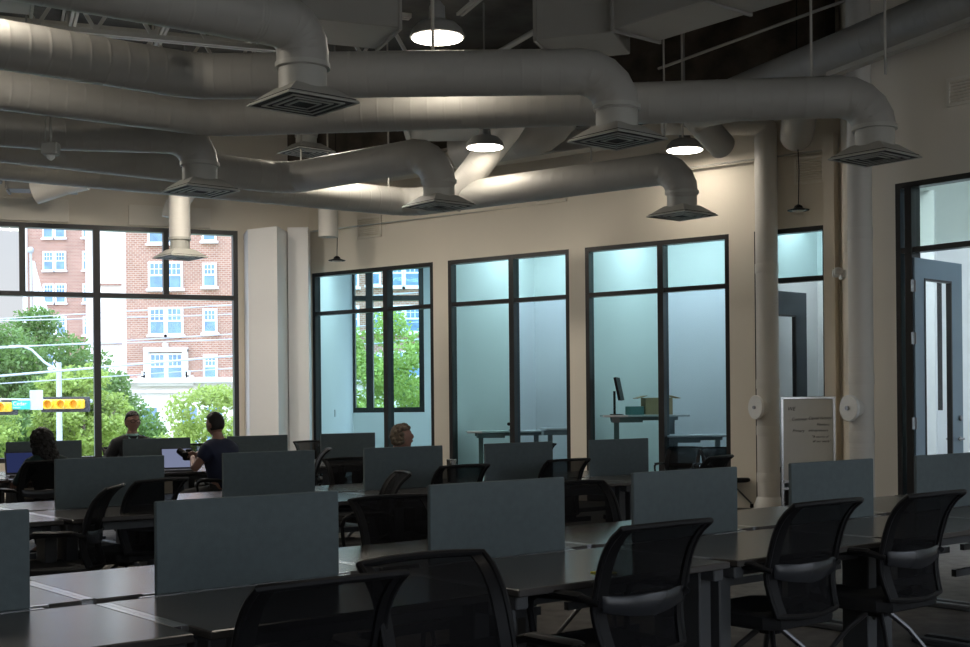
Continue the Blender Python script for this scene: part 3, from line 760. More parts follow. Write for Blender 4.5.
# ------------------------------------------------------------------ chairs
def back_prof(v):  # v 0..1 -> (y, z)
    z = .47+.455*v
    if v < .35: y = -.235+.035*math.sin(v/.35*PI/2)
    else:
        u = (v-.35)/.65; y = -.20-.075*u-.075*u**5
    return y, z
def back_w(v): return .210+.030*min(1, v/.4) if v < .4 else .24-.006*(v-.4)
def make_chair():
    t = thing('office_chair', '', 'office chair')
    nv, nu = 14, 12; vs = []; fs = []
    for i in range(nv+1):
        v = i/nv; y, z = back_prof(v); w = back_w(v)-.008
        for j in range(nu+1):
            u = -1+2*j/nu; vs.append((u*w, y+.035*u*u, z))
    for i in range(nv):
        for j in range(nu):
            a = i*(nu+1)+j; fs.append((a, a+1, a+nu+2, a+nu+1))
    q = MB(); q.add(vs, fs); q.build('mesh_back', M['mesh'], t, True)
    q = MB(); loop = []
    for i in range(nv+1):
        v = i/nv; y, z = back_prof(v); loop.append((back_w(v), y+.035, z))
    y, z = back_prof(1); top = [(back_w(1)*u, y+.035*u*u-.0, z+.006*(1-u*u)) for u in (.9, .6, .3, 0, -.3, -.6, -.9)]
    y0, z0 = back_prof(0); bot = [(back_w(0)*u, y0+.035*u*u, z0-.012*(1-u*u)) for u in (-.9, -.5, 0, .5, .9)]
    left = [(-p[0], p[1], p[2]) for p in reversed(loop)]
    pts = loop+top+left+bot+[loop[0]]
    q.__init__(); q.tube(pts, .0125, 8)
    # stiff side strips that widen the frame
    for s in (-1, 1):
        st = []
        for i in range(nv+1):
            v = i/nv; y, z = back_prof(v); w = back_w(v)
            st.append([Vector((s*w, y+.030, z)), Vector((s*w, y+.042, z)), Vector((s*(w-.045), y+.026, z)), Vector((s*(w-.045), y+.014, z))])
        q.loft(st, True)
    q.build('back_frame', M['plastic'], t, True)
    q = MB(); rows = []
    for zz in (-.042, -.036, .036, .042):
        r_ = []
        for j in range(13):
            u = -1+2*j/12; v = .36; y, z = back_prof(v)
            r_.append(Vector((u*.215, y+.034*u*u-.022-.004*(abs(zz) < .04), z+zz*(1-.25*abs(u))+.02*u*u)))
        rows.append(r_)
    q.loft(rows, False, False); q.build('lumbar_band', M['gloss'], t, True)
    q = MB()
    q.loft([[Vector((x*k, y_*k+.02, z)) for x, y_ in [(.235*math.cos(a)*(1 if abs(math.cos(a)) < .99 else 1), .235*math.sin(a)) for a in (2*PI*n/24 for n in range(24))]] if False else
            [Vector((math.copysign(min(.24, abs(.30*math.cos(a))), math.cos(a))*k, math.copysign(min(.23, abs(.29*math.sin(a))), math.sin(a))*k+.03, z)) for a in (2*PI*(n+.5)/24 for n in range(24))]
            for k, z in ((.88, .405), (.98, .415), (1.0, .435), (.98, .462), (.90, .475), (.5, .470))], True)
    q.build('seat', M['seat'], t, True)
    for s in (-1, 1):
        q = MB(); q.tube([(s*.235, -.195, .655), (s*.265, -.14, .672), (s*.27, -.02, .672), (s*.27, .10, .665), (s*.268, .135, .645), (s*.262, .15, .60), (s*.25, .14, .50), (s*.225, .12, .43)], [.012, .015, .016, .016, .015, .013, .013, .012], 10)
        q.bbox((s*.27, -.02, .682), (.055, .23, .018), .008); q.build('armrest', M['plastic'], t, True)
    q = MB(); q.bar((0, -.21, .50), (0, .0, .40), .09, .03); q.lathe([(.05, .36), (.06, .41)], 16); q.build('tilt_mechanism', M['plastic'], t)
    for k in range(4):
        a = PI/4+k*PI/2; c, s_ = math.cos(a), math.sin(a)
        q = MB(); q.tube([(c*.03, s_*.03, .39), (c*.14, s_*.14, .30), (c*.33, s_*.33, .075)], [.014, .013, .011], 8); o = q.build('leg', M['dchrome'], t, True)
        q = MB(); q.lathe([(.024, -.012), (.028, 0), (.024, .012)], 12, (c*.335, s_*.335, .031), Matrix.Rotation(PI/2, 3, 'X')); q.box((c*.335, s_*.335, .055), (.03, .03, .03)); q.build('caster', M['plastic'], o)
    return t
ch0 = make_chair(); used3 = False
def chair(top, yaw, lab, k=1.0):
    """top = world xy of the middle of the back's top edge"""
    global used3
    r = math.radians(yaw); off = Matrix.Rotation(r, 3, 'Z') @ Vector((0, -.35, 0))
    loc = (top[0]-off.x, top[1]-off.y, 0)
    if not used3:
        used3 = True; ch0.location = loc; ch0.rotation_euler = (0, 0, r); ch0['label'] = lab; ch0['group'] = 'mesh office chairs'; c = ch0
    else: c = dup(ch0, loc, r, lab, 'mesh office chairs')
    c.scale = (1, 1, k)
Y0 = 39.5
chair((-.388, 3.402), Y0, 'black mesh chair cut by the bottom edge, nearest the camera')
chair((-.216, 3.93), Y0+180, 'black mesh chair facing the camera behind the nearest chair')
chair((.683, 4.59), Y0, 'black mesh chair at bottom right of centre, full back in view', 1.03)
chair((1.476, 5.35), Y0, 'black mesh chair second from the right on the near side', 1.045)
chair((2.084, 5.77), Y0, 'rightmost black mesh chair at the nearest bench', 1.045)
chair((-.513, 6.448), Y0+180, 'black mesh chair behind the nearest bench, right of its widest screen')
chair((.50, 7.47), Y0+180, 'black mesh chair behind the nearest bench at picture centre')
chair((-2.17, 7.55), 95, 'black mesh chair turned side on at left, arms towards the window')
chair((-2.05, 8.15), 62, 'black mesh chair just behind the side-on chair at left')
chair((-.535, 8.742), 105, 'black mesh chair seen edge on at the middle bench')
chair((-1.244, 11.159), Y0+180, 'black mesh chair across the middle bench, left of its third screen')
chair((-.134, 9.632), Y0, 'black mesh chair below the steel tumbler')
chair((.713, 10.465), Y0, 'black mesh chair left of the rightmost middle bench screen')
chair((2.048, 10.852), Y0+15, 'black mesh chair left of the tall left white duct')
chair((-2.316, 16.574), Y0+180, 'black mesh chair in front of the corner pilaster')
chair((-1.648, 13.546), 100, 'black mesh chair edge on before the corner pilaster')
chair((-3.575, 15.731), Y0+180, 'black mesh chair across the far bench, behind the camera holder')
# chairs of the seated people
chair((-4.25, 14.85), Y0+172, 'black mesh chair under the man in the dark jacket')
chair((-3.80, 11.15), Y0+6, 'black mesh chair under the woman with dark curly hair')
chair((-2.28, 12.50), 62, 'black mesh chair under the man in the navy polo')
chair((-.92, 11.75), Y0+170, 'black mesh chair under the fair-haired person')
# chairs in the offices
chair((2.75, 17.35), 150, 'black chair in the office under the low white desks', .84)
chair((3.05, 17.05), 200, 'black chair in the office beside the right window edge', .84)
chair((.95, 19.5), 130, 'black chair behind the glass beside the raised white desk', .84)

# ------------------------------------------------------------------ people
def skin_mesh(verts, edges, radii, sub=2):
    me = bpy.data.meshes.new('tmp'); me.from_pydata([tuple(v) for v in verts], edges, []); me.update()
    o = bpy.data.objects.new('tmp', me); COL.objects.link(o)
    md = o.modifiers.new('s', 'SKIN'); md.use_smooth_shade = True
    for i, r in enumerate(radii):
        sv = me.skin_vertices[0].data[i]
        sv.radius = r if isinstance(r, tuple) else (r, r); sv.use_root = (i == 0)
    o.modifiers.new('u', 'SUBSURF').levels = sub
    dg = bpy.context.evaluated_depsgraph_get(); dg.update()
    ev = o.evaluated_get(dg).to_mesh()
    vs = [v.co.copy() for v in ev.vertices]; fs = [tuple(p.vertices) for p in ev.polygons]
    o.evaluated_get(dg).to_mesh_clear(); bpy.data.objects.remove(o); bpy.data.meshes.remove(me)
    return vs, fs
def headf(p):
    x, y, z = p
    # jaw narrows, face flattens, brow and chin
    if z < -.1:
        k = 1-.35*(-z-.1); x *= k; y *= (1-.12*(-z))
    if y > .55 and -.1 < z < .22: y -= .05*(1-abs(z-.06)/.16)*(1 if abs(x) > .18 else 0)   # eye sockets
    if y > .8 and abs(x) < .2 and -.25 < z < .12: y += .20*(1-abs(x)/.2)*(1-(z+.25)/.37*.6)     # nose
    if y > .6 and abs(x) < .3 and -.55 < z < -.42: y += .04
    if z < -.75 and y > .2: y += .10
    return Vector((x, y, z))
def person(loc, yaw, label, P, top_m, sleeve='long', hairkind='short', hair_m='hair', head_yaw=0, pitch=0, sc=1.0, extra=None):
    t = thing('person', label, 'person', loc, math.radians(yaw)); t.scale = (sc, sc, sc)
    hip = Vector((0, -.02, .53)); ch = Vector((0, .02, .80)) + Vector(P.get('lean', (0, 0, 0)))*.6; sh = Vector((0, .03, 1.0)) + Vector(P.get('lean', (0, 0, 0)))
    nk = sh+Vector((0, .02, .10)); hd = sh + Vector((0, .055, .215)) + Vector(P.get('head', (0, 0, 0)))
    shl, shr = sh+Vector((-.17, 0, -.03)), sh+Vector((.17, 0, -.03))
    el = Vector(P['el']); er = Vector(P['er']); hl = Vector(P['hl']); hr = Vector(P['hr'])
    kl, kr = Vector((-.13, .42, .50)), Vector((.13, .42, .50)); al, ar = Vector((-.14, .40, .10)), Vector((.14, .40, .10)); tl, tr = Vector((-.15, .55, .05)), Vector((.15, .55, .05))
    V = [hip, ch, sh, nk, hd-Vector((0, .02, .04)), shl, el, hl, shr, er, hr, hip+Vector((-.09, .05, -.01)), kl, al, tl, hip+Vector((.09, .05, -.01)), kr, ar, tr]
    E_ = [(0, 1), (1, 2), (2, 3), (3, 4), (2, 5), (5, 6), (6, 7), (2, 8), (8, 9), (9, 10), (0, 11), (11, 12), (12, 13), (13, 14), (0, 15), (15, 16), (16, 17), (17, 18)]
    R_ = [(.13, .10), (.135, .10), (.12, .075), .052, .05, .055, .043, .027, .055, .043, .027, .08, .056, .038, .03, .08, .056, .038, .03]
    vs, fs = skin_mesh(V, E_, R_)
    b = MB(); b.add(vs, fs)
    # hands: palm and five bent fingers rooted in the palm
    for hw, elb, sg in ((hl, el, -1), (hr, er, 1)):
        d = (hw-elb).normalized(); side = d.cross(Vector((0, 0, 1))).normalized(); up = side.cross(d)
        pc = hw+d*.05; b.ball(pc, (.032, .032, .032), 10, 6); b.ball(pc+d*.02, (.036, .036, .018), 10, 6)
        for kf, (o_, ln) in enumerate(((-.03, .062), (-.01, .074), (.01, .07), (.028, .055))):
            f0 = pc+d*.025+side*o_; f1 = f0+d*ln*.5-up*.006; f2 = f1+d*ln*.35-up*ln*.35; f3 = f2-up*ln*.25
            b.tube([f0, f1, f2, f3], [.0095, .0088, .008, .006], 8)
        f0 = pc-side*sg*.02; f1 = f0-side*sg*.03+d*.02; f2 = f1+d*.035
        b.tube([f0, f1, f2], [.011, .0095, .007], 8)
    HR = Matrix.Rotation(math.radians(head_yaw), 3, 'Z') @ Matrix.Rotation(math.radians(pitch), 3, 'X')
    hb = MB(); hb.ball((0, 0, 0), (.076, .096, .116), 24, 18, headf)
    for s in (-1, 1):
        hb.ball((s*.078, -.005, -.005), (.012, .022, .032), 10, 8)
        hb.ball((s*.03, .075, .012), (.012, .010, .009), 8, 6)
    hb.ball((0, .083, -.052), (.024, .010, .008), 10, 6)
    b.add([hd+HR @ Vector(v) for v in hb.v], hb.f)
    body = b.build('body', M['skin'], t, True)
    # top garment
    sl = 1.0 if sleeve == 'long' else .0
    wl = el.lerp(hl, .86) if sleeve == 'long' else shl.lerp(el, .62)
    wr_ = er.lerp(hr, .86) if sleeve == 'long' else shr.lerp(er, .62)
    if sleeve == 'long':
        V = [hip, ch, sh, shl, el, wl, shr, er, wr_, nk-Vector((0, .01, .012))]; E_ = [(0, 1), (1, 2), (2, 3), (3, 4), (4, 5), (2, 6), (6, 7), (7, 8), (2, 9)]
        R_ = [(.165, .13), (.165, .13), (.155, .115), .086, .064, .047, .086, .064, .047, .070]
    else:
        V = [hip, ch, sh, shl, wl, shr, wr_, nk-Vector((0, .01, .012))]; E_ = [(0, 1), (1, 2), (2, 3), (3, 4), (2, 5), (5, 6), (2, 7)]
        R_ = [(.16, .125), (.16, .125), (.152, .112), .086, .074, .086, .074, .070]
    vs, fs = skin_mesh(V, E_, R_); g = MB(); g.add(vs, fs); g.build('jacket' if top_m == 'jacket' else 'top', M[top_m], t, True)
    V = [hip+Vector((0, 0, .02)), hip+Vector((-.09, .06, 0)), kl, al, hip+Vector((.09, .06, 0)), kr, ar]; E_ = [(0, 1), (1, 2), (2, 3), (0, 4), (4, 5), (5, 6)]
    vs, fs = skin_mesh(V, E_, [(.15, .12), .10, .075, .06, .10, .075, .06]); g = MB(); g.add(vs, fs); g.build('trousers', M['trousers'], t, True)
    for tt, aa in ((tl, al), (tr, ar)):
        g = MB(); g.ball(((tt+aa)/2+Vector((0, 0, -.035))), (.045, .13, .04), 12, 8); g.build('shoe', M['plastic'], t, True)
    # hair
    g = MB()
    def hf(p, big=1.0):
        return p
    def cap(p):
        x, y, z = p
        if z < .46 and y > .10:  # hairline at the brow, uncovered face
            k = min(1, (.46-z)/.22)*min(1, (y-.10)/.25); y = y-(y+.1)*k*.9
        if z < -.62: z = -.62+(z+.62)*.35
        return Vector((x, y, z))
    if hairkind == 'short':
        g.ball((0, -.004, .018), (.085, .104, .115), 22, 16, cap)
    elif hairkind == 'wavy':
        rnd = random.Random(5)
        g.ball((0, -.008, .015), (.092, .112, .120), 22, 16, cap)
        for k in range(44):
            a = rnd.uniform(0, 2*PI); h_ = rnd.uniform(-.6, 1.0); rr = math.sqrt(max(0, 1-h_*h_))
            p = Vector((math.cos(a)*rr*.082, math.sin(a)*rr*.1, h_*.105+.012))
            if p.y > .035 and p.z < .06: continue
            g.ball(p, (.028, .028, .024), 8, 6)
    else:  # long curly
        rnd = random.Random(3)
        g.ball((0, -.01, .02), (.098, .118, .128), 22, 16, cap)
        for k in range(150):
            a = rnd.uniform(PI*.95, PI*2.05); h_ = rnd.uniform(-3.0, 1.0); rr = math.sqrt(max(.0, 1-h_*h_)) if h_ > 0 else 1.0+.10*min(-h_, 2)
            p = Vector((math.cos(a)*rr*.092, math.sin(a)*rr*.108, (h_ if h_ > 0 else h_*.85)*.105+.015))
            g.ball(p, (.030, .030, .03), 8, 6)
    g2 = MB(); g2.add([hd+HR @ Vector(v) for v in g.v], g.f); g2.build('hair', M[hair_m], t, True)
    if extra == 'glasses':
        g = MB()
        for s in (-1, 1):
            ring = [Vector((s*.033+.026*math.cos(a), .098, .012+.018*math.sin(a))) for a in (2*PI*k/12 for k in range(13))]
            g.tube(ring, .003, 6, False); g.tube([Vector((s*.058, .096, .018)), Vector((s*.080, .0, .015))], .0025, 6)
        g.tube([Vector((-.008, .099, .016)), Vector((.008, .099, .016))], .003, 6)
        g2 = MB(); g2.add([hd+HR @ Vector(v) for v in g.v], g.f); g2.build('glasses', M['plastic'], t)
        g = MB()   # shirt collar inside the jacket
        g.add([sh+Vector(v) for v in ((-.055, .075, .065), (.055, .075, .065), (.035, .135, -.08), (0, .14, -.20), (-.035, .135, -.08), (0, .115, .0))], [(0, 5, 4), (5, 1, 2), (5, 2, 3, 4)])
        g.tube([sh+Vector((.062*math.cos(a), .025+.055*math.sin(a), .075)) for a in (2*PI*k/14 for k in range(15))], .014, 8, False)
        g.build('collar', M['mint'], t, True)
    return t
person((-3.95, 11.55, 0), Y0+14, 'woman with long dark curly hair in a dark green top at a laptop', dict(el=(-.26, .12, .80), er=(.26, .12, .80), hl=(-.14, .38, .76), hr=(.14, .38, .76), lean=(0, .05, -.03), head=(0, .02, -.03)), 'green', hairkind='long', pitch=-14, sc=.94)
person((-4.00, 14.35, 0), Y0+165, 'man with short dark hair and glasses in a dark jacket, facing the room', dict(el=(-.28, .10, .78), er=(.28, .10, .78), hl=(-.16, .36, .77), hr=(.16, .36, .77)), 'jacket', head_yaw=12, extra='glasses', sc=1.01)
person((-2.62, 12.60, 0), 60, 'man in a navy polo shirt seen from behind, holding a black camera', dict(el=(-.26, .12, .78), er=(.25, .10, .78), hl=(-.06, .33, .90), hr=(.06, .31, .88)), 'navy', sleeve='short', pitch=-8, sc=1.0)
person((-.87, 11.55, 0), Y0+183, 'fair-haired person in profile resting chin on hand behind a screen', dict(el=(-.22, .28, .76), er=(.20, .30, .76), hl=(-.06, .20, .98), hr=(.22, .42, .86), lean=(0, .08, -.05), head=(0, .03, -.01)), 'brown', hairkind='wavy', hair_m='blond', head_yaw=38, pitch=12, sc=.955)
# camera held by the man in the polo
r68 = math.radians(60); off = Matrix.Rotation(r68, 3, 'Z') @ Vector((0, .44, 0))
t = thing('photo_camera', 'black camera held in the hands of the man in the polo', 'camera', (-2.62+off.x, 12.60+off.y, .90), r68)
q = MB(); q.bbox((0, 0, 0), (.13, .06, .09), .012); q.bbox((0, 0, .055), (.05, .045, .03), .008); q.build('body', M['plastic'], t)
q = MB(); q.lathe([(.035, 0), (.037, .05), (.034, .11)], 18, (0, .03, 0), Matrix.Rotation(-PI/2+.5, 3, 'X')); q.build('lens', M['plastic'], t, True)

# ------------------------------------------------------------------ laptops and small things on the desks
def laptop(p, yaw, label, sm, w=.33, tilt=18):
    t = thing('laptop', label, 'laptop', (p[0], p[1], .731), math.radians(yaw), 'open laptops')
    q = MB(); q.bbox((0, 0, .009), (w, .23, .018), .004); q.build('keyboard_base', M['lap'], t)
    q = MB(); a = math.radians(tilt); X = Matrix.Rotation(-a, 3, 'X'); c = Vector((0, .115, .016)) + X @ Vector((0, 0, .115))
    q.box(c, (w, .008, .23), X=X); o = q.build('lid', M['lap'], t)
    q = MB(); c2 = c + X @ Vector((0, -.0055, .002)); q.box(c2, (w-.03, .002, .20), X=X); q.build('display', M[sm], o)
laptop((-3.17, 13.15), 24, 'open laptop with a bright page in front of the man in the polo', 'scr')
laptop((-4.50, 12.42), 30, 'open laptop with a dark blue display before the curly-haired woman', 'scr2', w=.34)
t = thing('paper_sheet', 'white sheets of paper beside the curly-haired woman', 'paper', (-4.75, 11.98, .731), .6)
q = MB(); q.box((0, 0, .002), (.21, .3, .004)); q.box((.05, -.04, .005), (.21, .3, .002), .2); q.build('sheet', M['white'], t)
t = thing('steel_tumbler', 'tall steel tumbler standing at the middle bench before the glass wall', 'tumbler', (-.28, 10.42, .73))
q = MB(); q.lathe([(.030, 0), (.034, .03), (.040, .20), (.041, .215), (.036, .215), (.034, .19)], 24); q.build('cup', M['cglass'], t, True)
t = thing('glass_jar', 'small lidded glass jar at the left picture edge', 'jar', (-3.55, 9.05, .731))
q = MB(); q.lathe([(.04, 0), (.045, .02), (.045, .08), (.038, .095)], 20); q.build('jar_body', M['cglass'], t, True)
q = MB(); q.lathe([(.041, .093), (.041, .115)], 20); q.build('lid', M['white'], t, True)
q = MB(); q.box((0, 0, .002), (.08, .07, .004)); o = q.build('sticky_note', M['note']); o.location = (.46, 4.98, .731); o.rotation_euler = (0, 0, .5)
tag(o, 'yellow sticky note at the edge of the near desk left of a chair back', 'note')

# ------------------------------------------------------------------ furniture in the offices
def standing_desk(x, y, z, w, rz, label):
    t = thing('standing_desk', label, 'desk', (x, y, 0), rz, 'white desks in the offices')
    q = MB(); q.bbox((0, 0, z-.014), (w, .7, .028), .004); q.build('desktop', M['otop'], t)
    for s in (-1, 1):
        q = MB(); q.box((s*w*.33, 0, z*.5), (.07, .05, z-.05)); q.bbox((s*w*.33, 0, .02), (.07, .6, .03), .005); q.build('leg', M['oleg'], t)
    q = MB(); q.box((0, 0, z-.055), (w*.8, .08, .05)); q.box((-w*.22, -.12, z-.07), (.42, .3, .07)); q.build('crossbar', M['oleg'], t)
    return t
standing_desk(.36, 19.66, .98, 1.30, .06, 'white raised desk behind the second tall window')
standing_desk(2.27, 18.12, 1.22, 1.20, .0, 'white raised desk carrying the monitor and boxes')
standing_desk(2.95, 17.75, .94, .9, .0, 'white low desk behind the lower right of the third tall window')
standing_desk(1.22, 19.42, 1.02, .7, .1, 'second white desk half hidden by the wall beside the third window')
t = thing('monitor', 'black monitor seen edge on, standing on the raised office desk', 'monitor', (1.88, 18.12, 1.221), math.radians(78))
q = MB(); q.bbox((0, 0, .006), (.2, .18, .012), .004); q.box((0, .03, .17), (.05, .03, .34)); q.build('stand', M['plastic'], t)
q = MB(); q.box((0, -.035, .37), (.54, .035, .33), X=Matrix.Rotation(-.2, 3, 'X')); q.build('display', M['plastic'], t)
t = thing('cardboard_box', 'open brown cardboard box on the raised office desk', 'box', (2.45, 18.12, 1.221), .1)
q = MB()
for a in ((-.19, 0, .02, .3), (.19, 0, .02, .3)): q.box((a[0], a[1], .12), (.012, .3, .24))
for s in (-1, 1): q.box((0, s*.15, .12), (.38, .012, .24))
q.box((0, 0, .006), (.38, .3, .01)); q.build('carton', M['card'], t)
for s in (-1, 1):
    q = MB(); q.box((s*.24, 0, .25), (.15, .3, .008), X=Matrix.Rotation(s*.25, 3, 'Y')); q.build('flap', M['card'], t)
t = thing('small_box', 'small teal box beside the monitor in the office', 'box', (2.12, 17.98, 1.221), .3)
q = MB(); q.bbox((0, 0, .06), (.22, .16, .12), .004); q.build('box_body', M['teal'], t)
t = thing('desk_lamp', 'small dark webcam on a stand on the second window desk', 'webcam', (.44, 19.62, .981), .2)
q = MB(); q.bbox((0, 0, .006), (.14, .1, .012), .004); q.tube([(0, 0, .01), (0, 0, .08)], .012, 8); q.build('stand', M['plastic'], t)
q = MB(); q.bbox((0, 0, .10), (.20, .05, .05), .012); q.build('body', M['plastic'], t)
bpy.data.objects[t.name].name = 'webcam'
t = thing('light_switch', 'pale light switch on the wall inside the leftmost tall window', 'light switch', (-2.80, 23.2, 1.25), 1.5)
q = MB(); q.bbox((0, -.06, 0), (.09, .012, .13), .003); q.build('plate', M['otop'], t)

# ------------------------------------------------------------------ outside
q = MB(); q.box((0, 110, -4.35), (400, 200, .3)); struct(q.build('ground', M['asphalt']))
q = MB(); q.box((-18, 62, -4.17), (60, 30, .06)); tag(q.build('lawn_strip', M['grass']), 'green lawn strip across the street', 'lawn', kind='stuff')

def sash(parent, x, y, z, w, h, dark='wpane', cols=3, flip=0):
    fr = MB()
    fr.box((x, y-.06, z), (w, .16, h)); fr.box((x, y-.12, z-h/2-.08), (w+.25, .3, .16)); o = fr.build('window', M['wframe'], parent)
    pw = w-.28; ph = (h-.32)/2
    pn = MB(); pn.box((x, y-.15, z-ph/2-.05), (pw, .03, ph))
    cw = pw/cols
    for c_ in range(cols):
        for r_ in range(2): pn.box((x-pw/2+cw*(c_+.5), y-.15, z+.05+ph/2+(r_-.5)*ph/2), (cw-.06, .03, ph/2-.06))
    pn.build('pane', M[dark], o)
# right wing
D = 93.0; k = D/1269
def bx(px): return (px-485)*k
def bz(py, px=180): return 1.4+(HZ(px)-py)*k
def HZ(px): return 403.6-.0093*(px-485)
t = thing('brick_building', 'red brick building with white sash windows across the street, right wing', 'building', (bx(290), D, -4.2))
O = Vector((bx(290), D, -4.2)); z1 = 32.0
def lp(x, y, z): return (x-O.x, y-O.y, z-O.z)
bw = (bx(127), bx(500)); zc = bz(381)
q = MB(); q.box(lp((bw[0]+bw[1])/2, D+9, (zc+z1)/2), (bw[1]-bw[0], 18, z1-zc)); q.build('brick_wall', M['brick'], t)
q = MB(); q.box(lp((bw[0]+bw[1])/2, D+9, (zc-4.2)/2), (bw[1]-bw[0]+.1, 18.2, zc+4.2)); q.build('stone_base', M['stone'], t)
q = MB(); q.box(lp((bw[0]+bw[1])/2, D-.3, zc+.05), (bw[1]-bw[0]+.6, 1.0, .35)); q.box(lp((bw[0]+bw[1])/2, D-.1, zc-.75), (bw[1]-bw[0]+.3, .6, .22)); q.build('cornice', M['stone'], t)
fl = 45.7*k; zf = [bz(321)+fl*n for n in range(-1, 7)]
for col, (px, kind) in enumerate(((167, 2), (211, 1), (255, 2), (299, 1), (343, 2), (375, 1), (405, 2), (440, 1))):
    for n, z in enumerate(zf):
        if kind == 2:
            for s in (-1, 1): sash(t, lp(bx(px+s*8.7), 0, 0)[0], 0, z-O.z, 1.25, 2.0)
        else: sash(t, lp(bx(px), 0, 0)[0], 0, z-O.z, 1.05, 1.75)
# carved surround of the ground storey pair
q = MB(); x0 = bx(167)-O.x; zz = zf[0]-O.z
for s in (-1, 1): q.box((x0+s*1.42, -.2, zz+.0), (.36, .4, 2.5)); q.box((x0+s*1.75, -.2, zz-1.0), (.5, .4, .7)); q.box((x0+s*1.62, -.2, zz-.55), (.3, .4, .4))
q.box((x0, -.2, zz+1.25), (3.2, .45, .35)); q.box((x0, -.25, zz+1.5), (.3, .5, .5)); q.box((x0, -.2, zz-1.25), (4.1, .5, .3)); q.build('carved_surround', M['stone'], t)
for px in (150, 190, 215):
    q = MB(); q.box((bx(px)-O.x, -.12, bz(430)-O.z), (1.5, .1, 4.2)); o = q.build('ground_window', M['wframe'], t)
    q = MB(); q.box((bx(px)-O.x, -.18, bz(432)-O.z), (1.1, .06, 3.6)); q.build('pane', M['wpane'], o)
# recessed pale block: glare of the sunlit side wall put into its colour
D2 = 112.0; k2 = D2/1269
t = thing('sunlit_side_block', 'pale block standing in for the sunlit side wall between the brick wings', 'building', ((110-485)*k2, D2, -4.2))
q = MB(); q.bbox((0, 4, 20), ((129-93)*k2, 8, 40), .05); q.build('wall', M['sunlit_wall'], t)
for z_ in (7.6, 11.2, 16.4):
    q = MB(); q.box((.1, -.1, z_), (2.0, .3, .15)); q.build('ledge', M['brick'], t)
D3 = 133.0; k3 = D3/1269
t = thing('brick_building', 'red brick far wing with paired white windows at left', 'building', ((60-485)*k3, D3, -4.2), 0)
O3x = (60-485)*k3
q = MB(); q.box((((29+93)/2-60)*k3, 8, 22), ((93-29)*k3, 16, 44)); q.build('brick_wall', M['brick'], t)
q = MB(); q.box(((27-60)*k3, 0, 22), (.45, .6, 44)); q.box(((92-60)*k3, -.1, 22), (.9, .4, 44)); q.build('stone_quoin', M['stone'], t)
for n in range(-1, 6):
    z_ = 1.4+(407.6-261-(0))*k3 - 32.5*k3*2 + n*32.5*k3+4.2
    for px in (50, 62, 88): sash(t, (px-60)*k3, 0, z_, 1.15 if px != 88 else .8, 2.0)
# pale flag on a pole
t = thing('flag_pole', 'white flag hanging from a pole before the far brick wing', 'flag', ((33-485)*.075, 95, -4.2))
q = MB(); q.tube([(0, 0, 0), (0, 0, 17.3)], .09, 8); q.ball((0, 0, 17.4), (.25, .25, .25), 10, 8); q.build('pole', M['galv'], t, True)
q = MB(); rr = []
for i in range(9):
    h = 16.6-i*.55; w_ = .2+i*.16; rr.append([Vector((.1+w_*j/5, .12*math.sin(j*2+i*.4), h-.25*j/5*i*.3)) for j in range(6)])
q.loft(rr, False, False); q.build('flag', M['white'], t, True)

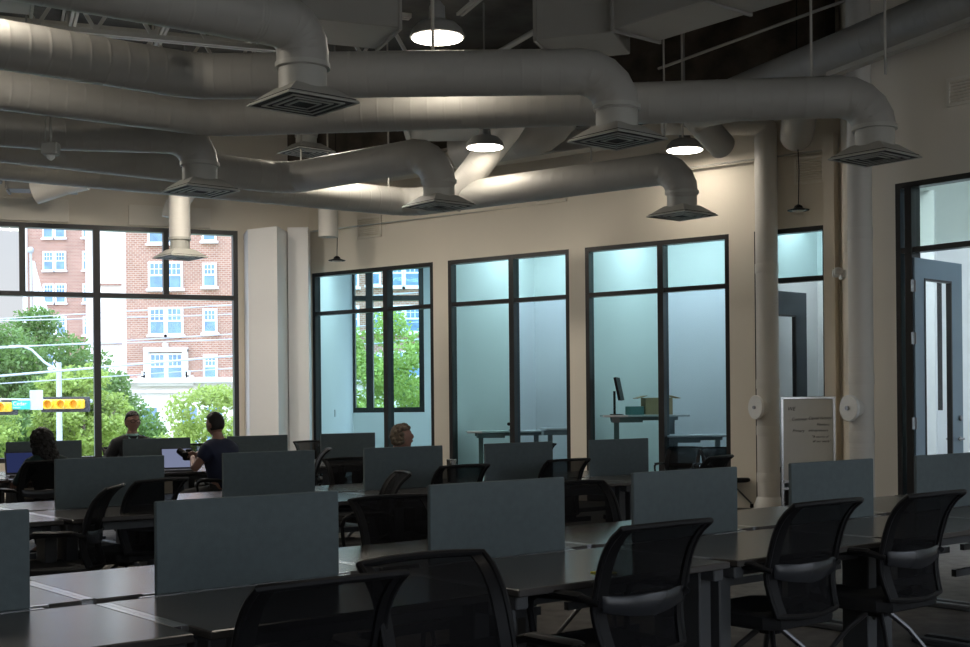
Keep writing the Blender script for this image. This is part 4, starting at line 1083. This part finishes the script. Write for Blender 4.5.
# trees
def tree(x, y, z0, H_, crown, label, nleaf, lm, seed, leaf=.22, blossoms=0, trunks=1, name='street_tree'):
    rnd = random.Random(seed); t = thing(name, label, 'tree', (x, y, z0), 0)
    b = MB(); cz = crown[3]
    for k in range(trunks):
        a = 2*PI*k/max(1, trunks); dx = .35*math.cos(a)*(trunks > 1); dy = .35*math.sin(a)*(trunks > 1)
        b.tube([(dx*.4, dy*.4, 0), (dx*.8, dy*.8, cz*.4), (dx*2, dy*2, cz)], [.20/math.sqrt(trunks), .15/math.sqrt(trunks), .06], 10)
    for k in range(9):
        a = rnd.uniform(0, 2*PI); h = rnd.uniform(.45, .8)*cz
        b.tube([(0, 0, h), (math.cos(a)*crown[0]*.35, math.sin(a)*crown[1]*.35, h+.9), (math.cos(a)*crown[0]*.7, math.sin(a)*crown[1]*.7, h+1.6)], [.07, .045, .02], 6)
    b.build('trunk', M['bark'], t, True)
    vs = []; fs = []; cl = [(rnd.uniform(-1, 1), rnd.uniform(-1, 1), rnd.uniform(-1, 1)) for _ in range(260)]
    cl = [c for c in cl if c[0]**2+c[1]**2+c[2]**2 < 1 and c[0]**2+c[1]**2+c[2]**2 > .25][:90]
    cl = [(c[0]*crown[0], c[1]*crown[1], c[2]*crown[2]+cz) for c in cl]
    pk = MB()
    def leafq(c, s, tgt_v, tgt_f):
        n = Vector((rnd.gauss(0, 1), rnd.gauss(0, 1), rnd.gauss(0, 1)+.6)).normalized(); u = n.orthogonal().normalized()
        u = Matrix.Rotation(rnd.uniform(0, 6.28), 3, n) @ u; w = n.cross(u); o = len(tgt_v); c = Vector(c)
        tgt_v += [tuple(c-u*s), tuple(c+w*s*.5), tuple(c+u*s), tuple(c-w*s*.5)]; tgt_f.append((o, o+1, o+2, o+3))
    rad = min(crown[:3])*.24
    for i in range(nleaf):
        c = cl[i % len(cl)]; d = Vector((rnd.gauss(0, 1), rnd.gauss(0, 1), rnd.gauss(0, 1))).normalized()*rad*rnd.uniform(.5, 1.05)
        leafq((c[0]+d.x*1.2, c[1]+d.y*1.2, c[2]+d.z*.8), leaf*rnd.uniform(.6, 1.2), vs, fs)
    q = MB(); q.v = vs; q.f = fs; q.build('foliage', M[lm], t)
    if blossoms:
        vs, fs = [], []
        for i in range(blossoms):
            c = rnd.choice(cl); p = Vector((c[0]+rnd.gauss(0, .2)+crown[0]*.2, c[1]-rad, c[2]+rnd.gauss(0, .3)))
            for j in range(14): leafq(p+Vector((rnd.gauss(0, .08), rnd.gauss(0, .08), rnd.gauss(0, .12))), .07, vs, fs)
        q = MB(); q.v = vs; q.f = fs; q.build('blossom', M['pink'], t)
    return t
GR = -4.2
tree(-21.6, 56, GR, 0, (5.2, 4.2, 3.5, 6.4), 'large dark green tree at the left, crown reaching highest', 40000, 'leafa', 1, .125)
tree(-17.2, 52, GR, 0, (4.0, 3.4, 2.5, 4.6), 'broad green tree beside the window post', 26000, 'leafa', 2, .115)
tree(-15.2, 48, GR, 0, (1.7, 2.0, 2.0, 5.2), 'lighter green tree right of the window post', 16000, 'leafb', 3, .10)
tree(-20.3, 46, GR, 0, (3.6, 3.0, 2.2, 4.6), 'yellow green tree behind the traffic signals', 22000, 'leafb', 9, .105)
tree(-6.35, 32, GR, 0, (1.85, 1.4, 1.5, 4.7), 'crepe myrtle with pink blossoms behind the man in the polo', 13000, 'leafb', 4, .075, 12, 3, 'crepe_myrtle')
tree(-3.3, 38, GR, 0, (2.2, 2.0, 3.6, 5.0), 'yellow green tree seen through the leftmost tall window', 22000, 'leafb', 5, .085)
tree(-2.0, 44, GR, 0, (1.9, 2.0, 3.0, 3.8), 'darker tree behind the one in the leftmost tall window', 14000, 'leafa', 6, .11)

# traffic signals, sign, poles, wires
def signal(x, y, z, label):
    t = thing('traffic_signal', label, 'traffic signal', (x, y, z), -.05, 'horizontal traffic signals')
    q = MB(); q.bbox((0, .06, 0), (1.36, .04, .42), .01); q.build('backplate', M['signalb'], t)
    q = MB(); q.bbox((0, -.06, .01), (1.12, .2, .26), .03); q.build('housing', M['signal'], t)
    for k in (-1, 0, 1):
        q = MB(); q.lathe([(.115, 0), (.12, .18), (.112, .18), (.105, 0)], 18, (k*.36, -.15, .01), Matrix.Rotation(PI/2, 3, 'X')); q.build('visor', M['signal'], t, True)
sy = 35.0; sk = sy/1269
def sx(px): return (px-485)*sk
def sz(px, py): return 1.4+(HZ(px)-py)*sk
signal(sx(66), sy-.1, sz(66, 404.5), 'yellow horizontal traffic signal right of the green street sign')
signal(sx(-6), sy-.1, sz(-6, 407.5), 'yellow horizontal traffic signal cut by the left edge')
t = thing('signal_mast_arm', 'grey mast arm carrying the traffic signals', 'mast arm', (sx(-60), sy, GR))
q = MB(); q.tube([(0, 0, sz(-60, 401)-GR), (sx(92)-sx(-60), 0, sz(92, 401)-GR)], [.09, .05], 10); q.build('arm', M['galv'], t, True)
q = MB(); q.tube([(0, 0, 0), (0, 0, sz(-60, 398)-GR)], [.16, .13], 12); q.build('pole', M['galv'], t, True)
t = thing('street_sign', 'green street name sign hanging from the mast arm', 'street sign', (sx(23), sy-.15, sz(23, 405)), 0)
q = MB(); q.bbox((0, 0, 0), (.50, .02, .24), .004); q.build('sign_plate', M['sgreen'], t)
text('Cedar', .15, (-.22, -.014, -.01), (PI/2, 0, 0), 'white', t, al='LEFT'); text('SPRINGS', .055, (-.22, -.014, -.09), (PI/2, 0, 0), 'white', t)
t = thing('route_sign', 'grey back of a square sign on the mast arm', 'road sign', (sx(38), sy-.12, sz(38, 400)), 0)
q = MB(); q.bbox((0, 0, 0), (.36, .02, .54), .004); q.build('sign_plate', M['galv'], t)
t = thing('street_light', 'tall pale street light with a curved arm', 'street light', (-15.1, 45, GR))
q = MB(); q.tube([(0, 0, 0), (0, 0, 7.2)], [.13, .09], 12); q.build('pole', M['galv'], t, True)
q = MB(); q.tube([(0, 0, 6.9), (-.5, 0, 7.2), (-.95, 0, 7.65), (-1.25, 0, 7.78), (-1.5, 0, 7.8)], [.05, .045, .04, .04, .04], 8); q.build('arm', M['galv'], t, True)
q = MB(); q.ball((-1.62, 0, 7.77), (.22, .1, .06), 12, 8); q.build('lamp_head', M['galv'], t, True)
for i, (a, b_, r) in enumerate(((( -30, 320), (110, 314), .022), ((-30, 346), (110, 340), .02), ((-30, 377), (240, 352), .04), ((-30, 384), (120, 373), .02), ((90, 312), (240, 300), .02), ((60, 343), (240, 330), .018))):
    y_ = 40; kk = y_/1269
    A = Vector(((a[0]-485)*kk, y_, 1.4+(HZ(a[0])-a[1])*kk)); B = Vector(((b_[0]-485)*kk, y_+1, 1.4+(HZ(b_[0])-b_[1])*kk))
    dv = B-A; A = A-dv*1.5; B = B+dv*1.5; mid = (A+B)/2-Vector((0, 0, .05))
    q = MB(); q.tube([A, A.lerp(mid, .5)-Vector((0, 0, .02)), mid, mid.lerp(B, .5)-Vector((0, 0, .02)), B], r, 6)
    tag(q.build('power_line', M['galv']), ['top power line before the left tree crown', 'second power line, above the street light arm', 'thickest power line running the whole window', 'power line just below the thickest one', 'power line across the upper brick storeys', 'faint power line over the middle brick storey'][i], 'power line', 'overhead power lines')
# building seen through the open side office door
t = thing('yellow_building', 'pale yellow building with a red sign seen through the door glass', 'building', (15.2, 42, GR))
q = MB(); q.bbox((0, 5, 5.0), (12, 8, 10.0), .05); q.build('wall', M['yellowwall'], t)
q = MB(); q.box((0, .9, 4.1), (11, .1, 2.2)); q.build('storefront', M['wpane'], t)
q = MB(); q.box((-.45, .85, 7.1), (.9, .15, 1.0)); q.build('sign', M['red'], t)
